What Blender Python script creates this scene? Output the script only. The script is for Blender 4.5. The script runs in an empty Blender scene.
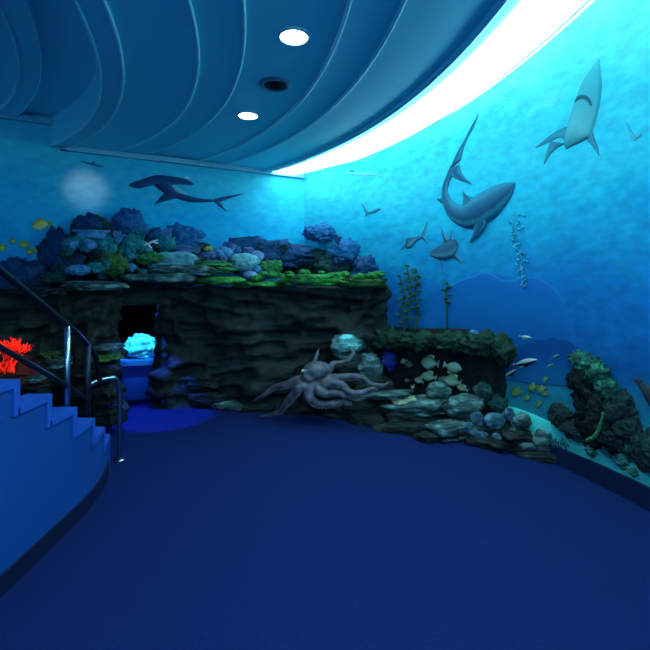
import bpy, bmesh, math, random
from mathutils import Vector, Matrix, noise
PI = math.pi
C = bpy.context.scene.collection
SC = bpy.context.scene
EYE, F, HZ = 1.55, 430.0, 278.0          # eye height, focal length and horizon of the photograph

# ------------------------------------------------------------------ camera
cam = bpy.data.cameras.new('camera'); camo = bpy.data.objects.new('camera', cam); C.objects.link(camo)
camo.location = (0, 0, EYE); camo.rotation_euler = (PI/2, 0, 0)
cam.sensor_width = 36; cam.lens = 36*F/650; cam.shift_y = -(325-HZ)/650; cam.clip_start = .05
SC.camera = camo
SC.view_settings.view_transform = 'Standard'; SC.view_settings.look = 'None'
SC.view_settings.gamma = 1; SC.view_settings.use_curve_mapping = False
SC.view_settings.exposure = 0.0
SC.cycles.max_bounces = 6; SC.cycles.use_denoising = True

# ------------------------------------------------------------------ geometry of the room
P0 = Vector((-2.89, 4.70)); P1 = Vector((-.29, 6.03))
BD = (P1-P0).normalized(); BN = Vector((BD.y, -BD.x))
RC = Vector((-2.47, 1.754)); RR = 4.8                 # curved wall: centre and radius
CC = Vector((-4.45, 1.76))                            # centre of the ceiling rings

def pt(px, py, depth):
    return Vector(((px-325)/F*depth, depth, EYE+(HZ-py)/F*depth))
class BackWall:
    def sh(self, px, py):
        u = (px-325)/F; d = Vector((u, 1))
        t = P0.dot(BN)/d.dot(BN); q = d*t
        return ((q-P0).dot(BD), EYE+(HZ-py)/F*t)
    def pos(self, s, h, off=0):
        q = P0+BD*s+BN*off
        return Vector((q.x, q.y, h))
class RightWall:
    def sh(self, px, py):
        u = (px-325)/F
        a = 1+u*u; b = -2*(u*RC.x+RC.y); c = RC.length_squared-RR*RR
        y = (-b+math.sqrt(b*b-4*a*c))/(2*a); q = Vector((u*y, y))-RC
        return (-math.atan2(q.y, q.x)*RR, EYE+(HZ-py)/F*y)
    def pos(self, s, h, off=0):
        a = -s/RR; r = RR-off
        return Vector((RC.x+r*math.cos(a), RC.y+r*math.sin(a), h))
BW, RW = BackWall(), RightWall()
def wall_depth(W, px, off=0):
    s, h = W.sh(px, 300); return W.pos(s, h, off).y

# ------------------------------------------------------------------ helpers
def obj(name, bm, m, parent=None, smooth=True, inv=True):
    bmesh.ops.recalc_face_normals(bm, faces=bm.faces) if inv else None
    me = bpy.data.meshes.new(name); bm.to_mesh(me); bm.free()
    if smooth:
        for p in me.polygons: p.use_smooth = True
    if m: me.materials.append(m)
    o = bpy.data.objects.new(name, me); C.objects.link(o)
    if parent: o.parent = parent
    return o
def tag(o, label, cat, group=None, kind=None):
    o['label'] = label; o['category'] = cat
    if group: o['group'] = group
    if kind: o['kind'] = kind
    return o
def struct(o): o['kind'] = 'structure'; return o
def recenter(o):
    """put a top-level mesh's origin at the centre of its base"""
    me = o.data
    xs = [v.co.x for v in me.vertices]; ys = [v.co.y for v in me.vertices]; zs = [v.co.z for v in me.vertices]
    c = Vector(((min(xs)+max(xs))/2, (min(ys)+max(ys))/2, min(zs)))
    me.transform(Matrix.Translation(-c)); o.location = c
    return o
def empty(name, loc=(0, 0, 0)):
    o = bpy.data.objects.new(name, None); C.objects.link(o); o.location = loc; o.empty_display_size = .1
    return o
def part(name, bm, m, root, smooth=True):
    """mesh given in world space, parented to a root that is only translated"""
    bmesh.ops.translate(bm, verts=bm.verts, vec=-world_loc(root))
    return obj(name, bm, m, root, smooth)
def world_loc(o):
    v = Vector(o.location); p = o.parent
    while p: v += Vector(p.location); p = p.parent
    return v
def add_box(bm, c, s, rot=0):
    r = bmesh.ops.create_cube(bm, size=1)
    M = Matrix.Translation(c) @ Matrix.Rotation(rot, 4, 'Z') @ Matrix.Diagonal((s[0], s[1], s[2], 1))
    bmesh.ops.transform(bm, matrix=M, verts=r['verts']); return r['verts']
def catmull(P, n):
    out = []; m = len(P)-1
    for i in range(n+1):
        t = i/n*m; k = min(int(t), m-1); f = t-k
        p0 = P[max(k-1, 0)]; p1 = P[k]; p2 = P[k+1]; p3 = P[min(k+2, m)]
        out.append(tuple(.5*(2*b+(c-a)*f+(2*a-5*b+4*c-d)*f*f+(3*b-a-3*c+d)*f**3) for a, b, c, d in zip(p0, p1, p2, p3)))
    return out
def add_tube(bm, P, R, n=8, segs=None, smooth=True):
    P = [tuple(p) for p in P]
    if not hasattr(R, '__len__'): R = [R]*len(P)
    if smooth and len(P) > 2:
        q = catmull([p+(r,) for p, r in zip(P, R)], segs or (len(P)-1)*5)
        P = [x[:3] for x in q]; R = [max(x[3], .0008) for x in q]
    P = [Vector(p) for p in P]
    rings = []; up = None
    for i, p in enumerate(P):
        t = (P[min(i+1, len(P)-1)]-P[max(i-1, 0)]).normalized()
        if up is None: up = t.orthogonal().normalized()
        up = (up-t*up.dot(t)).normalized(); w = t.cross(up)
        rings.append([bm.verts.new(p+(up*math.cos(a)+w*math.sin(a))*R[i]) for a in [2*PI*k/n for k in range(n)]])
    for a, b in zip(rings, rings[1:]):
        for k in range(n): bm.faces.new((a[k], a[(k+1) % n], b[(k+1) % n], b[k]))
    bm.faces.new(rings[0][::-1]); bm.faces.new(rings[-1])
def add_ellipsoid(bm, c, s, sub=3, rot=None):
    r = bmesh.ops.create_icosphere(bm, subdivisions=sub, radius=1)
    M = Matrix.Translation(c) @ (rot.to_4x4() if rot else Matrix.Identity(4)) @ Matrix.Diagonal((s[0], s[1], s[2], 1))
    bmesh.ops.transform(bm, matrix=M, verts=r['verts']); return r['verts']
def fbm(p, o=4): return noise.fractal(p, 1.0, 2.0, o)
def rnd(*k): return noise.cell(Vector((k[0]*1.37+.5, (k[1] if len(k) > 1 else 0)*2.11+.5, (k[2] if len(k) > 2 else 0)*3.3+.5)))

# ------------------------------------------------------------------ materials
MATS = {}
def mat(name, c1, c2=None, rough=.7, scale=6.0, bump=.3, bscale=30.0, stretch=1.0, spec=.3, metal=0, c3=None, contrast=.25, world=False):
    if name in MATS: return MATS[name]
    m = bpy.data.materials.new(name); m.use_nodes = True; nt = m.node_tree; N = nt.nodes; L = nt.links
    b = N['Principled BSDF']; b.inputs['Roughness'].default_value = rough; b.inputs['Metallic'].default_value = metal
    b.inputs['Specular IOR Level'].default_value = spec
    if c2 is None and not bump:
        b.inputs['Base Color'].default_value = (*c1, 1)
    else:
        tc = N.new('ShaderNodeTexCoord'); mp = N.new('ShaderNodeMapping'); mp.inputs['Scale'].default_value = (1, 1, stretch)
        L.new(tc.outputs['Object'], mp.inputs['Vector'])
        nz = N.new('ShaderNodeTexNoise'); nz.inputs['Scale'].default_value = scale; nz.inputs['Detail'].default_value = 6
        L.new(mp.outputs['Vector'], nz.inputs['Vector'])
        rp = N.new('ShaderNodeValToRGB'); e = rp.color_ramp.elements
        e[0].position = .5-contrast; e[0].color = (*c1, 1); e[1].position = .5+contrast; e[1].color = (*(c2 or c1), 1)
        if c3: x = e.new(.5); x.color = (*c3, 1)
        L.new(nz.outputs['Fac'], rp.inputs['Fac']); L.new(rp.outputs['Color'], b.inputs['Base Color'])
        if bump:
            n2 = N.new('ShaderNodeTexNoise'); n2.inputs['Scale'].default_value = bscale; n2.inputs['Detail'].default_value = 5
            L.new(mp.outputs['Vector'], n2.inputs['Vector'])
            bp = N.new('ShaderNodeBump'); bp.inputs['Strength'].default_value = bump; bp.inputs['Distance'].default_value = .02
            L.new(n2.outputs['Fac'], bp.inputs['Height']); L.new(bp.outputs['Normal'], b.inputs['Normal'])
    MATS[name] = m; return m
def emit(name, c, s):
    m = bpy.data.materials.new(name); m.use_nodes = True; b = m.node_tree.nodes['Principled BSDF']
    b.inputs['Base Color'].default_value = (*c, 1)
    b.inputs['Emission Color'].default_value = (*c, 1); b.inputs['Emission Strength'].default_value = s
    return m
def mural_mat(name, stops, hmax):
    """painted sea: colour by height with brushed mottling"""
    m = bpy.data.materials.new(name); m.use_nodes = True; nt = m.node_tree; N = nt.nodes; L = nt.links
    b = N['Principled BSDF']; b.inputs['Roughness'].default_value = .75; b.inputs['Specular IOR Level'].default_value = .15
    tc = N.new('ShaderNodeTexCoord'); sp = N.new('ShaderNodeSeparateXYZ'); L.new(tc.outputs['Object'], sp.inputs[0])
    n1 = N.new('ShaderNodeTexNoise'); n1.inputs['Scale'].default_value = 1.6; n1.inputs['Detail'].default_value = 7; n1.inputs['Roughness'].default_value = .6
    mp = N.new('ShaderNodeMapping'); mp.inputs['Scale'].default_value = (1, 1, 1.8); L.new(tc.outputs['Object'], mp.inputs[0]); L.new(mp.outputs[0], n1.inputs['Vector'])
    ad = N.new('ShaderNodeMath'); ad.operation = 'MULTIPLY_ADD'; ad.inputs[1].default_value = 1.0; ad.inputs[2].default_value = -.5
    L.new(n1.outputs['Fac'], ad.inputs[0])
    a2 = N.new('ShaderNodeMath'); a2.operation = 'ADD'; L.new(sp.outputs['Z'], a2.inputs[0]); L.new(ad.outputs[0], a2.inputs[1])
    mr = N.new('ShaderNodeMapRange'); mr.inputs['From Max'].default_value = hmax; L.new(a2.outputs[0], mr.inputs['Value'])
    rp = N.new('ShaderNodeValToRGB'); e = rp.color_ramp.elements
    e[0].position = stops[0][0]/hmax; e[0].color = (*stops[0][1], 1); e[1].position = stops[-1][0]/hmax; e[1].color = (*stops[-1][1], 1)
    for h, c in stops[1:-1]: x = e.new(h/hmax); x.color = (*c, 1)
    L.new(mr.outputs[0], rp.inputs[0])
    n2 = N.new('ShaderNodeTexNoise'); n2.inputs['Scale'].default_value = 9; n2.inputs['Detail'].default_value = 8; L.new(mp.outputs[0], n2.inputs['Vector'])
    mx = N.new('ShaderNodeMix'); mx.data_type = 'RGBA'; mx.blend_type = 'OVERLAY'; mx.inputs['Factor'].default_value = .42
    L.new(rp.outputs[0], mx.inputs['A']); L.new(n2.outputs['Fac'], mx.inputs['B']); L.new(mx.outputs['Result'], b.inputs['Base Color'])
    return m
def shark_mat(name, stops, noise_amt=.25, rough=.6, attr='across'):
    """countershaded skin: colour across the body from back to belly"""
    m = bpy.data.materials.new(name); m.use_nodes = True; nt = m.node_tree; N = nt.nodes; L = nt.links
    b = N['Principled BSDF']; b.inputs['Roughness'].default_value = rough; b.inputs['Specular IOR Level'].default_value = .2
    at = N.new('ShaderNodeAttribute'); at.attribute_name = attr
    tc = N.new('ShaderNodeTexCoord'); nz = N.new('ShaderNodeTexNoise'); nz.inputs['Scale'].default_value = 14; nz.inputs['Detail'].default_value = 5
    L.new(tc.outputs['Object'], nz.inputs['Vector'])
    ad = N.new('ShaderNodeMath'); ad.operation = 'MULTIPLY_ADD'; ad.inputs[1].default_value = noise_amt; L.new(nz.outputs['Fac'], ad.inputs[0])
    sb = N.new('ShaderNodeMath'); sb.operation = 'SUBTRACT'; sb.inputs[1].default_value = noise_amt/2
    L.new(at.outputs['Fac'], ad.inputs[2]); L.new(ad.outputs[0], sb.inputs[0])
    rp = N.new('ShaderNodeValToRGB'); e = rp.color_ramp.elements
    e[0].position = stops[0][0]; e[0].color = (*stops[0][1], 1); e[1].position = stops[-1][0]; e[1].color = (*stops[-1][1], 1)
    for p, c in stops[1:-1]: x = e.new(p); x.color = (*c, 1)
    L.new(sb.outputs[0], rp.inputs[0]); L.new(rp.outputs[0], b.inputs['Base Color'])
    return m

CARPET = mat('carpet', (.009, .021, .110), (.014, .031, .148), rough=.95, scale=70, bump=.6, bscale=260, spec=.05)
CEIL = mat('ceiling_paint', (.20, .78, .93), None, rough=.55, bump=0, spec=.25)
CEILTRIM = mat('ceiling_trim', (.32, .85, .93), None, rough=.5, bump=0)
CROWN = mat('crown_moulding', (.22, .50, .62), None, rough=.5, bump=0)
NAVY = mat('navy_base', (.006, .012, .05), None, rough=.6, bump=0)
STAIRBLUE = mat('stair_blue', (.006, .07, .30), (.008, .08, .34), rough=.6, scale=3, bump=.05, bscale=60)
STAIRTRIM = mat('stair_trim', (.02, .11, .52), None, rough=.45, bump=0)
STEEL = mat('brushed_steel', (.45, .5, .55), None, rough=.25, bump=0, metal=1)
DARKSTEEL = mat('dark_steel', (.02, .03, .045), None, rough=.4, bump=0, metal=.7)
ROOMWALL = mat('room_blue', (.01, .05, .2), None, rough=.8, bump=0)
PASSBLUE = mat('passage_blue', (.01, .03, .25), None, rough=.7, bump=0)
ROCK = mat('rock_dark', (.006, .008, .008), (.030, .040, .038), scale=4, bump=.8, bscale=12, stretch=1.7, spec=.25, contrast=.2)
ROCKL = mat('rock_left', (.008, .010, .009), (.05, .055, .042), scale=5, bump=.8, bscale=12, stretch=1.8, spec=.25, contrast=.2)
ROCKMOSS = mat('ledge_moss', (.006, .04, .025), (.07, .46, .05), scale=7, bump=1, bscale=30, c3=(.02, .19, .04), contrast=.2)
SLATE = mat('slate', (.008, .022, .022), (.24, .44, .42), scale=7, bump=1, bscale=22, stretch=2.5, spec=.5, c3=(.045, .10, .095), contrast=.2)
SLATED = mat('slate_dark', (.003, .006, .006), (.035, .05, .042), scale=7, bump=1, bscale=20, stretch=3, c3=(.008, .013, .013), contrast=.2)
SLATEB = mat('slate_blue', (.012, .04, .07), (.20, .42, .52), scale=12, bump=.8, bscale=24, c3=(.06, .15, .20), contrast=.2)
SLATEY = mat('slate_cream', (.35, .36, .22), (.66, .64, .42), scale=8, bump=.4, bscale=24)

# ------------------------------------------------------------------ setting: floor, walls
def wall_strip(W, s0, s1, h0, h1, n=1, th=.12, off=0):
    """solid strip standing on a wall path, its face at off, its back th behind"""
    bm = bmesh.new(); rows = []
    for i in range(n+1):
        s = s0+(s1-s0)*i/n
        rows.append([bm.verts.new(W.pos(s, h, o)) for h, o in ((h0, off), (h1, off), (h1, off-th), (h0, off-th))])
    for a, b in zip(rows, rows[1:]):
        for k in range(4): bm.faces.new((a[k], b[k], b[(k+1) % 4], a[(k+1) % 4]))
    bm.faces.new(rows[0]); bm.faces.new(rows[-1][::-1])
    return bm
bm = bmesh.new(); add_box(bm, (-.5, 2.4, -.05), (12, 12, .1)); struct(obj('floor', bm, CARPET, smooth=False))
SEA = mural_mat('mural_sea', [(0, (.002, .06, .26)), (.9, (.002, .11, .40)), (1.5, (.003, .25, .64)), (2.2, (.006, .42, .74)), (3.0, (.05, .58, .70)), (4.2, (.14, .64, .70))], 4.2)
SEAR = mural_mat('mural_sea_curved_glow', [(0, (.02, .26, .27)), (.55, (.012, .21, .29)), (.95, (.003, .09, .30)), (1.5, (.003, .17, .46)), (2.2, (.008, .38, .56)), (3.0, (.06, .50, .58)), (3.6, (.28, .66, .70)), (4.2, (.45, .78, .80))], 4.2)  # whitish top stops paint in the cove light's glow on the wall
DOOR0, DOOR1, DOORH = .54, 1.04, 1.40
bm = wall_strip(BW, -3.6, DOOR0, 0, 4.2)
for a in (wall_strip(BW, DOOR1, 2.93, 0, 4.2), wall_strip(BW, DOOR0, DOOR1, DOORH, 4.2)):
    me = bpy.data.meshes.new('tmp'); a.to_mesh(me); a.free(); bm.from_mesh(me); bpy.data.meshes.remove(me)
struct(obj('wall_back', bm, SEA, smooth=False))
sC = RW.sh(304.4, 300)[0]
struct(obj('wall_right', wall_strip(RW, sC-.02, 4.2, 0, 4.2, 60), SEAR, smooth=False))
bm = bmesh.new(); add_box(bm, (-6.05, .2, 2.1), (.1, 6.4, 4.2)); struct(obj('wall_left', bm, ROOMWALL, smooth=False))
struct(obj('baseboard_right', wall_strip(RW, RW.sh(545, 460)[0], 4.2, 0, .15, 40, th=.05, off=.05), NAVY, smooth=False))
# passage behind the rock opening
def bwp(s, off, z=0): q = BW.pos(s, z, off); return q
bm = bmesh.new()
ang = math.atan2(BD.y, BD.x)
add_box(bm, bwp(DOOR0-.55, -1.9, .75), (.08, 3.4, 1.5), ang+.12); add_box(bm, bwp(DOOR1+.34, -1.6, .75), (.08, 2.9, 1.5), ang)
add_box(bm, bwp(.7, -2.9, .75), (2.2, .08, 1.5), ang); add_box(bm, bwp(.7, -1.55, 1.55), (2.2, 2.8, .06), ang)
struct(obj('wall_passage', bm, ROCKL, smooth=False))

# ------------------------------------------------------------------ ceiling rings
CB1, CB0 = Vector((-5.38, 1.2)), Vector((-6.1, .9))     # the inner rings have centres of their own
def arc_pt(r, a):
    q, rr = r if isinstance(r, tuple) else (CC, r)
    a = math.radians(a); return q.x+rr*math.cos(a), q.y+rr*math.sin(a)
def ring(r0, r1, z0, z1, a0=-95, a1=140, n=120, clip=True):
    bm = bmesh.new(); rows = []
    for i in range(n+1):
        a = a0+(a1-a0)*i/n
        rows.append([bm.verts.new((*arc_pt(r, a), z)) for r, z in ((r0, z0), (r1, z0), (r1, z1), (r0, z1))])
    for a, b in zip(rows, rows[1:]):
        for k in range(4): bm.faces.new((a[k], a[(k+1) % 4], b[(k+1) % 4], b[k]))
    bm.faces.new(rows[0][::-1]); bm.faces.new(rows[-1])
    if clip: clip_back(bm)
    return bm
def clip_back(bm, off=.002):
    q = BW.pos(0, 0, off)
    r = bmesh.ops.bisect_plane(bm, geom=bm.verts[:]+bm.edges[:]+bm.faces[:], plane_co=q, plane_no=(-BN.x, -BN.y, 0), clear_outer=True)
    ed = [e for e in r['geom_cut'] if isinstance(e, bmesh.types.BMEdge)]
    if ed: bmesh.ops.holes_fill(bm, edges=ed, sides=0)
RAD = dict(b0l=(CB0, 4.45), b0r=(CB0, 4.60), b1l=(CB1, 4.215), b1r=(CB1, 4.36), B=3.77, C=4.05, D=4.60, E=4.88, Ri=5.37, Ro=5.47, T=5.87)
ZT = dict(rec=3.30, b0=3.24, b1=2.98, A=2.995, B=3.008, C=3.02, D=3.008, E=2.995, rim=2.965)
for nm, r0, r1, z in (('a', (CB0, .05), RAD['b0l'], ZT['rec']), ('b', RAD['b0l'], RAD['b0r'], ZT['b0']), ('c', RAD['b0r'], RAD['b1l'], ZT['rec']),
                      ('d', RAD['b1l'], RAD['b1r'], ZT['b1']), ('e', RAD['b1r'], RAD['B'], ZT['A']), ('f', RAD['B'], RAD['C'], ZT['B']),
                      ('g', RAD['C'], RAD['D'], ZT['C']), ('h', RAD['D'], RAD['E'], ZT['D']), ('i', RAD['E'], RAD['Ri'], ZT['E']), ('j', RAD['Ri'], RAD['Ro'], ZT['rim'])):
    struct(obj('ceiling', ring(r0, r1, z, 3.5), CEIL, smooth=False))
bm = bmesh.new(); add_box(bm, (-.5, 2, 4.25), (12, 11, .1)); struct(obj('ceiling_upper', bm, mat('cove_paint', (.35, .6, .68), None, bump=0), smooth=False))
def taper(a): return min(max((a-33)/12, 0), 1)
def arc_tube(r, z, rad, a0=-95, a1=140, n=120, tap=False):
    bm = bmesh.new()
    P = [(*arc_pt(r, a0+(a1-a0)*i/n), z+(taper(a0+(a1-a0)*i/n)*.085 if tap else 0)) for i in range(n+1)]
    add_tube(bm, P, rad, 6, smooth=False); clip_back(bm); return bm
for i, (r, z, rad) in enumerate(((RAD['b0l'], ZT['b0'], .012), (RAD['b0r'], ZT['b0'], .008), (RAD['b1l'], ZT['b1'], .012), (RAD['b1r'], ZT['b1'], .012), (RAD['B'], ZT['A'], .012), (RAD['C'], ZT['B'], .011),
                                 (RAD['D']+.01, ZT['D'], .012), (RAD['E']+.01, ZT['E'], .011), (RAD['Ri']+.02, ZT['rim'], .011))):
    struct(obj('trim_%d' % (i+1), arc_tube(r, z, rad), CEILTRIM))
# crown moulding along the back wall, stepping up at the left
bm = wall_strip(BW, 0, 2.90, 2.94, 3.0, th=.06, off=.06)
for a in (wall_strip(BW, -3.2, .04, 3.20, 3.26, th=.06, off=.06), wall_strip(BW, 0, .06, 2.94, 3.26, th=.06, off=.06)):
    me = bpy.data.meshes.new('tmp'); a.to_mesh(me); a.free(); bm.from_mesh(me); bpy.data.meshes.remove(me)
struct(obj('trim_10', bm, CROWN, smooth=False))

# ------------------------------------------------------------------ lamps
LIGHTC = (.50, .93, 1.0)
cl = empty('cove_light', (CC.x+RAD['Ro'], CC.y+1.5, 2.98))
tag(cl, 'long curved glowing white cove light between ceiling edge and mural wall', 'light')
def profile_ring(prof, a0=-80, a1=140, n=140):
    bm = bmesh.new(); rows = []
    for i in range(n+1):
        a = math.radians(a0+(a1-a0)*i/n)
        t = taper(math.degrees(a))*.97; rows.append([bm.verts.new((CC.x+r*math.cos(a), CC.y+r*math.sin(a), z+max(0, 2.968-z)*t)) for r, z in prof])
    m = len(prof)
    for a, b in zip(rows, rows[1:]):
        for k in range(m): bm.faces.new((a[k], a[(k+1) % m], b[(k+1) % m], b[k]))
    bm.faces.new(rows[0][::-1]); bm.faces.new(rows[-1]); clip_back(bm); return bm
part('diffuser', profile_ring([(5.475, 3.04), (5.475, 2.968), (5.49, 2.905), (5.53, 2.89), (5.74, 2.89), (5.78, 2.91), (5.78, 3.04)]), emit('cove_glow', LIGHTC, 11), cl, smooth=False)
part('rail', arc_tube(5.725, 2.883, .007, -80, 140, 140, True), mat('rail_teal', (.25, .6, .6), None, bump=0, rough=.4), cl)

def downlight(p, label, k=1.0):
    o = empty('downlight', p)
    o['label'] = label; o['category'] = 'light'; o['group'] = 'recessed ceiling downlights'
    bm = bmesh.new()
    R = [(.085, .0), (.085, -.012), (.096, -.010), (.10, 0)]
    rows = [[bm.verts.new((p[0]+r*math.cos(2*PI*i/32), p[1]+r*math.sin(2*PI*i/32), p[2]+z)) for i in range(32)] for r, z in R]
    for a, b in zip(rows, rows[1:]):
        for i in range(32): bm.faces.new((a[i], a[(i+1) % 32], b[(i+1) % 32], b[i]))
    part('trim_ring', bm, CROWN, o)
    bm = bmesh.new(); add_ellipsoid(bm, (p[0], p[1], p[2]-.004), (.084, .084, .016), 3)
    part('lamp', bm, LAMP, o)
    return o
LAMP = emit('downlight_glow', (.85, 1.0, 1.0), 14)
def on_ceiling(px, py, z=ZT['C']): d = (z-EYE)*F/(HZ-py); return ((px-325)/F*d, d, z-.001)
downlight(on_ceiling(294, 36), 'glowing round ceiling downlight, the higher one, nearer the top edge of the photo')
downlight(on_ceiling(248, 115), 'glowing round ceiling downlight beyond the air vent, nearer the mural wall')
p = on_ceiling(275, 84); v = empty('ceiling_vent', p)
tag(v, 'dark round ceiling vent between the two glowing downlights', 'vent')
bm = bmesh.new()
rows = [[bm.verts.new((p[0]+r*math.cos(2*PI*i/40), p[1]+r*math.sin(2*PI*i/40), p[2]+z)) for i in range(40)] for r, z in ((.085, -.004), (.09, -.016), (.115, -.012), (.122, 0))]
for a, b in zip(rows, rows[1:]):
    for i in range(40): bm.faces.new((a[i], a[(i+1) % 40], b[(i+1) % 40], b[i]))
part('rim', bm, mat('vent_rim', (.06, .16, .26), None, bump=0, rough=.4), v)
bm = bmesh.new()
for r in (.075, .055, .035, .015):
    add_tube(bm, [(p[0]+r*math.cos(2*PI*i/32), p[1]+r*math.sin(2*PI*i/32), p[2]-.006) for i in range(33)], .006, 5, smooth=False)
add_box(bm, (p[0], p[1], p[2]-.002), (.16, .012, .008)); add_box(bm, (p[0], p[1], p[2]-.002), (.012, .16, .008))
part('grille', bm, mat('vent_grille', (.012, .025, .03), None, bump=0), v)

def lamp(kind, name, loc, energy, color, target=None, size=.1, cone=60, blend=.5):
    l = bpy.data.lights.new(name, kind); l.energy = energy; l.color = color
    o = bpy.data.objects.new(name, l); C.objects.link(o); o.location = loc
    if kind == 'SPOT': l.spot_size = math.radians(cone); l.spot_blend = blend; l.shadow_soft_size = size
    elif kind == 'POINT': l.shadow_soft_size = size
    else: l.size = size
    if target is not None: o.rotation_euler = (Vector(target)-Vector(loc)).to_track_quat('-Z', 'Y').to_euler()
    return o
W = bpy.data.worlds.new('world'); SC.world = W; W.use_nodes = True
W.node_tree.nodes['Background'].inputs[0].default_value = (.12, .50, .92, 1); W.node_tree.nodes['Background'].inputs[1].default_value = 1.5  # blue ambient fill through the open rear, added for the dark ceiling
for r, a in ((4.3, 3), (4.3, -20), (4.3, -45)):  # extra unseen spots overhead and behind the camera, added as ambient fill
    q = (CC.x+r*math.cos(math.radians(a)), CC.y+r*math.sin(math.radians(a)), 2.99)
    lamp('SPOT', 'ceiling_spot', q, 45, (.35, .65, 1), (q[0], q[1], 0), .06, 130, .8)
for px, py in ((294, 36), (248, 115)):
    q = Vector(on_ceiling(px, py)); lamp('SPOT', 'ceiling_spot', q-Vector((0, 0, .03)), 30, (.5, .85, 1), (q.x, q.y, 0), .06, 120, .8)
# blue lamp in the passage, cyan spot on the lit rock
lamp('AREA', 'passage_lamp', pt(141, 305, 5.75), 14, (.05, .16, 1), pt(150, 400, 5.3), .3)
lamp('SPOT', 'passage_spot', pt(138, 285, 5.2), 90, (.08, .72, 1), pt(140, 352, 5.62), .03, 34)
lamp('SPOT', 'passage_floor_spot', bwp(.85, .40, 1.30), 120, (.03, .10, 1), bwp(1.0, .34, 0), .02, 50, .25)
# unseen red and cyan accent spots, the red one added to redden the coral
lamp('SPOT', 'coral_spot', pt(16, 296, 3.3), 70, (1, .10, .05), pt(4, 352, 3.75), .03, 34)
lamp('SPOT', 'octopus_spot', pt(350, 292, 4.5), 45, (.12, .75, 1), pt(349, 345, 5.0), .03, 22)
lamp('SPOT', 'mural_sheen_fill', (-2.2, 3.2, 2.9), 230, (1, .16, .14), BW.pos(*BW.sh(86, 190)), .05, 18, 1)  # unseen lamp added to imitate a downlight's sheen on the mural

# ------------------------------------------------------------------ rock faces
def cliff(name, path, top, seed, mat_, cap, res=.025, amp=.13, lip=.10, bow=.08, base=0.0, label=None):
    P = [Vector(p) for p in path]; seg = [(b-a).length for a, b in zip(P, P[1:])]; Ltot = sum(seg)
    n = int(Ltot/res); m = int((top-base)/res); bm = bmesh.new(); grid = []
    q = catmull([tuple(p) for p in P], n)
    for i in range(n+1):
        a = Vector(q[max(i-1, 0)]); b = Vector(q[min(i+1, n)]); t = (b-a).normalized(); nr = Vector((t.y, -t.x)); c = Vector(q[i]); u = i/n*Ltot
        end = min(1, u/.12, (Ltot-u)/.12)
        col = []
        for j in range(m+1):
            h = base+(top-base)*j/m
            w = h+.05*fbm(Vector((u*1.3, seed, h*.6)), 3)
            w += .07*fbm(Vector((u*.7, seed+5, h*1.4)), 3); ly = w/.15+1.5*fbm(Vector((u*.5, h*1.2, seed+9)), 2); k = math.floor(ly); f = ly-k
            bl = u/.34+rnd(k, seed)*7; kb = math.floor(bl); fb = bl-kb
            o = amp*(rnd(k, kb, seed)-.35)*.8*min(1, f*6, (1-f)*6)*min(1, fb*8, (1-fb)*8)
            o += .13*fbm(Vector((u*1.8, h*2.4, seed)), 5)+.02*fbm(Vector((u*9, h*22, seed)), 3)
            hh = (h-base)/(top-base)
            o += lip*max(0, (hh-.8)/.2)**1.5 + bow*(1-hh)**2
            p = c+nr*o*end
            col.append(bm.verts.new((p.x, p.y, h+.012*fbm(Vector((u*4, h*4, seed+3)), 2)*(j > 0))))
        p0 = c+nr*(lip)*end
        for j in range(1, 11):       # top surface back to the wall
            p = c+nr*(lip*end-(cap+lip)*j/10)
            z = top+.05*fbm(Vector((p.x*2.5, p.y*2.5, seed)), 4)+.02*j/10
            col.append(bm.verts.new((p.x, p.y, z)))
        grid.append(col)
    for a, b in zip(grid, grid[1:]):
        for k in range(len(a)-1): bm.faces.new((a[k], b[k], b[k+1], a[k+1]))
    o = recenter(obj(name, bm, mat_)); return o
o = cliff('rock_cliff', [(-2.07, 5.30), (-1.93, 5.15), (-1.55, 5.20), (-.95, 5.10), (-.4, 5.20), (.1, 5.22), (.45, 5.16), (.66, 5.22), (.74, 5.34)], 1.43, 3.3, ROCK, .42)
tag(o, 'long dark layered rock face behind the octopus, right of the blue-lit opening', 'rock')
o = cliff('rock_cliff', [(-5.0, 3.28), (-4.2, 3.72), (-3.4, 4.15), (-2.9, 4.38), (-2.6, 4.45), (-2.36, 4.54), (-2.33, 4.78), (-2.40, 5.0)], 1.43, 8.1, ROCKL, .42)
tag(o, 'dark layered rock face behind the stair railing, left of the blue-lit opening', 'rock')
o = cliff('rock_lintel', [(-2.5, 4.74), (-2.2, 4.84), (-1.95, 4.97), (-1.72, 5.10)], 1.45, 5.7, ROCKL, .22, base=1.24, amp=.06, lip=.04, bow=0)
tag(o, 'rough rock lintel bridging over the blue-lit opening', 'rock')

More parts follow.
